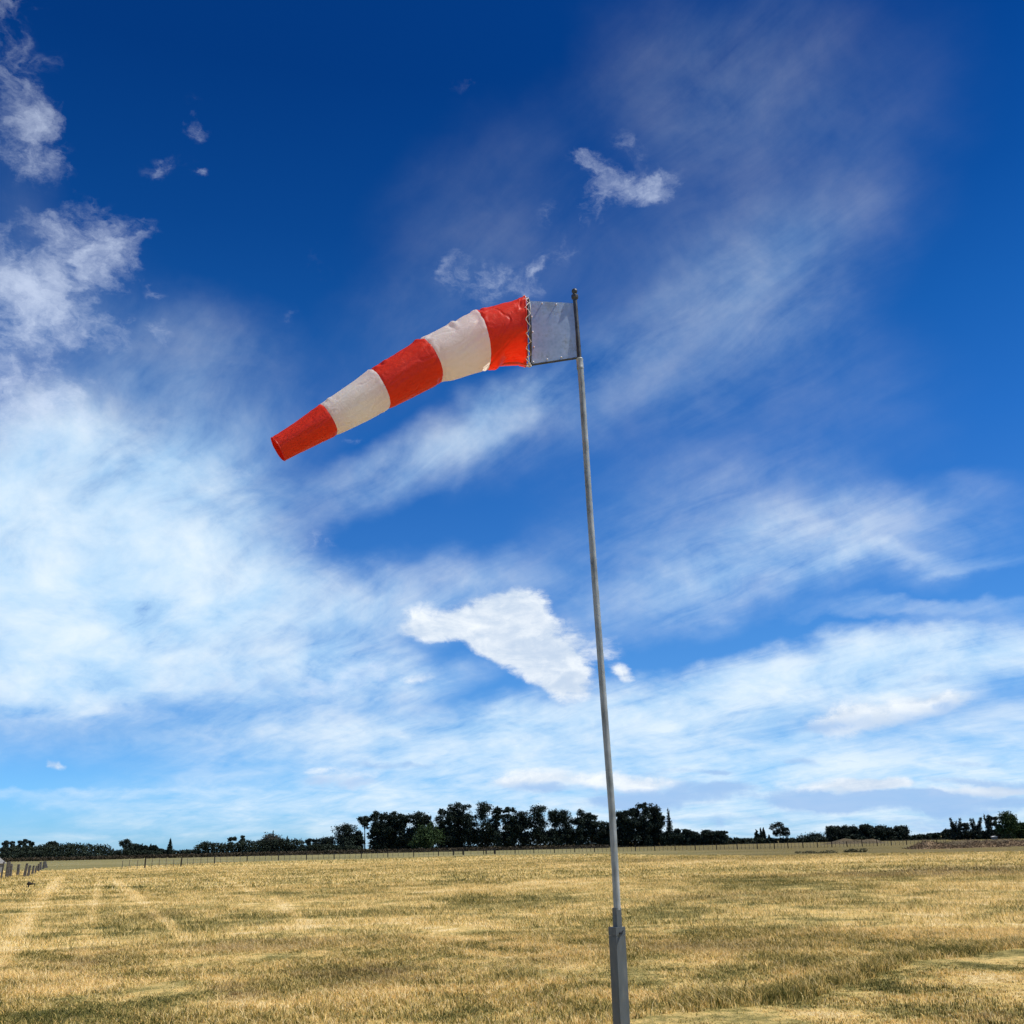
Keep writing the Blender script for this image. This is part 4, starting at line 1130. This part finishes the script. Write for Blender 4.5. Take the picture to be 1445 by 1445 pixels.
wire_fence('dark wire fence in front of the hedge on the right', cols(1093, 1335, lambda x: 5.2, 4), LINE, 4)
def gate(x0, x1, label):
    lx = [a for a, b in LINE]; ly = [b for a, b in LINE]
    a, b = on_ground(x0, float(np.interp(x0, lx, ly))), on_ground(x1, float(np.interp(x1, lx, ly)))
    root = empty('gate', a, label, 'gate', 'farm gates')
    for p in (a, b):
        mb = MB(a); mb.tube([p + Vector((0, -.05, -.3)), p + Vector((0, -.05, 1.25))], [.11, .10], 8); mb.build('post', M_dpost, root)
    mb = MB(a); q = (b - a).normalized() * .14
    a2, b2 = a + q, b - q
    for z in (.22, 1.1):
        mb.tube([a2 + Vector((0, 0, z)), b2 + Vector((0, 0, z))], .035, 6)
    for p in (a2, b2, (a2 + b2) / 2):
        mb.tube([p + Vector((0, 0, .22)), p + Vector((0, 0, 1.1))], .03, 6)
    mb.build('frame', M_dpost, root)
    mb = MB(a)
    for z in (.4, .58, .76, .93):
        mb.tube([a2 + Vector((0, .0, z)), b2 + Vector((0, .0, z))], .012, 5)
    mb.build('rail', M_wire, root)
gate(640, 653.5, 'left farm gate in the wire fence below the tall pines')
gate(686, 698, 'right farm gate in the wire fence below the tall pines')

# old timber posts at the left edge
POSTS = [(1, 1240, 22, 2, 4), (9.5, 1238.5, 20.5, 5.2, 2), (14.5, 1237.5, 17, 3.2, -3), (24.5, 1235.5, 14.5, 3.6, 2), (33.5, 1238, 18, 3.6, 9), (39, 1237, 14.5, 3.4, 6), (45, 1234.5, 12, 2.6, 5), (49, 1233, 10.5, 2.4, 8),
         (53.5, 1230, 10, 3, 4), (57, 1228, 10.5, 3, -4), (60.5, 1226, 9.5, 2.8, 5), (64, 1225, 9, 3, -6), (67.5, 1224.5, 5.5, 2.4, -30)]
f0 = on_ground(POSTS[1][0], POSTS[1][1])
root = empty('timber_fence', f0, 'row of leaning grey timber fence posts receding at the left edge', 'fence')
feet = []
for i, (x, y, hp, wpx, lean) in enumerate(POSTS):
    f = on_ground(x, y); s = f.y / FOC
    feet.append(f)
    rr = random.Random(i)
    mb = MB(); H_ = hp * s * .98; r_ = wpx * s * .5
    mb.prism((0, 0, -.3), (math.tan(rad(lean)) * H_, rr.uniform(-.05, .05), H_), r_, r_ * rr.uniform(.75, .95), rr.uniform(0, .6), .25)
    o = mb.build('post', M_wood, root)
    o.location = f - f0
mb = MB(f0)
for z in (.35, .7, .95):
    mb.tube([f + Vector((0, .12, z * (1 if i < 10 else .8))) for i, f in enumerate(feet)], .008, 4)
mb.build('wire', M_wire, root)

# grey shed roof just inside the left edge
M_roof, N = mat('grey_corrugated_roof')
tc = N.n('ShaderNodeTexCoord').outputs['Object']
finish(N, bsdf(N, N.ramp(N.noise(tc, 4, 4, .6), [(.35, (.13, .13, .125)), (.65, (.22, .215, .205))]), .7))
M_wall, N = mat('weathered_shed_wall')
finish(N, bsdf(N, N.ramp(N.noise(N.n('ShaderNodeTexCoord').outputs['Object'], 5, 4, .6), [(.35, (.13, .13, .12)), (.65, (.20, .195, .185))]), .85))
Lh = 1.0
pk = on_depth(-22, 1198, 118); rt_ = on_depth(9.5, 1217, 119.2); grd = on_ground(-16, 1235)
sx0 = pk.x; hw = rt_.x - pk.x
root = empty('shed', (sx0, 118, 0), 'pale grey shed with a sloping roof cut off by the left edge', 'shed')
zt, ze = pk.z, rt_.z
vs = [(-hw * .9, -Lh, -.1), (hw * .9, -Lh, -.1), (hw * .9, -Lh, ze), (0, -Lh, zt - .06), (-hw * .9, -Lh, ze), (-hw * .9, Lh, -.1), (hw * .9, Lh, -.1), (hw * .9, Lh, ze), (0, Lh, zt - .06), (-hw * .9, Lh, ze)]
fs = [(0, 1, 2, 3, 4), (9, 8, 7, 6, 5), (1, 6, 7, 2), (0, 4, 9, 5)]
link('wall', mesh_from(vs, fs), M_wall, root)
vs, fs = [], []
n = 40
for s in (-1, 1):
    b0 = len(vs)
    for i in range(n + 1):
        y = -Lh - .2 + (2 * Lh + .4) * i / n
        rp = .025 * math.sin(i * math.pi)
        rp = .03 * (i % 2)
        vs += [(0, y, zt + rp), (s * hw, y, ze + rp - .08), (0, y, zt + rp - .05), (s * hw, y, ze + rp - .13)]
    for i in range(n):
        a = b0 + i * 4
        fs += [(a, a + 1, a + 5, a + 4), (a + 2, a + 6, a + 7, a + 3), (a + 1, a + 3, a + 7, a + 5)]
    fs += [(b0, b0 + 2, b0 + 3, b0 + 1), (b0 + n * 4, b0 + n * 4 + 1, b0 + n * 4 + 3, b0 + n * 4 + 2)]
link('roof', mesh_from(vs, fs), M_roof, root)

# little white roofed shelter among the right-hand gums
M_white2, N = mat('pale_painted_sheet')
finish(N, bsdf(N, (.62, .60, .56, 1), .6))
q = on_depth(1403, 1181.5, 340)
root = empty('farm_shelter', (q.x, 340, 0), 'tiny pale roofed shelter in front of the gums on the right', 'shelter')
mb = MB(); 
mb.add([(-.65, -.7, 0), (.65, -.7, 0), (.65, -.7, q.z + .1), (-.65, -.7, q.z + .1), (-.65, .7, 0), (.65, .7, 0), (.65, .7, q.z + .1), (-.65, .7, q.z + .1)], [(0, 1, 2, 3), (5, 4, 7, 6), (1, 5, 6, 2), (4, 0, 3, 7)])
mb.build('wall', M_wall, root)
mb = MB(); zr = q.z + .12
mb.add([(-.8, -.9, zr), (.8, -.9, zr), (.8, .9, zr), (-.8, .9, zr), (0, -.9, zr + .28), (0, .9, zr + .28)], [(0, 1, 4), (3, 5, 2), (0, 4, 5, 3), (1, 2, 5, 4), (0, 3, 2, 1)])
mb.build('roof', M_white2, root)

# dark broken stick lying in the grass at the left
g = on_ground(43, 1252.5)
root = empty('fallen_stick', (g.x, g.y, 0), 'short dark broken branch lying in the golden grass near the left posts', 'stick')
mb = MB(); mb.tube([(-.2, 0, .16), (-.12, .02, .24), (-.02, 0, .20), (.1, .02, .19), (.26, 0, .2)], [.07, .10, .07, .035, .015], 8)
mb.tube([(.05, 0, .2), (.12, 0, .36), (.13, .02, .46)], [.02, .014, .006], 6)
mb.tube([(-.1, 0, .2), (-.12, 0, .0)], [.04, .03], 6); mb.tube([(.2, 0, .2), (.21, 0, .0)], [.015, .015], 6)
o = mb.build('branch', M_dpost, root, True)
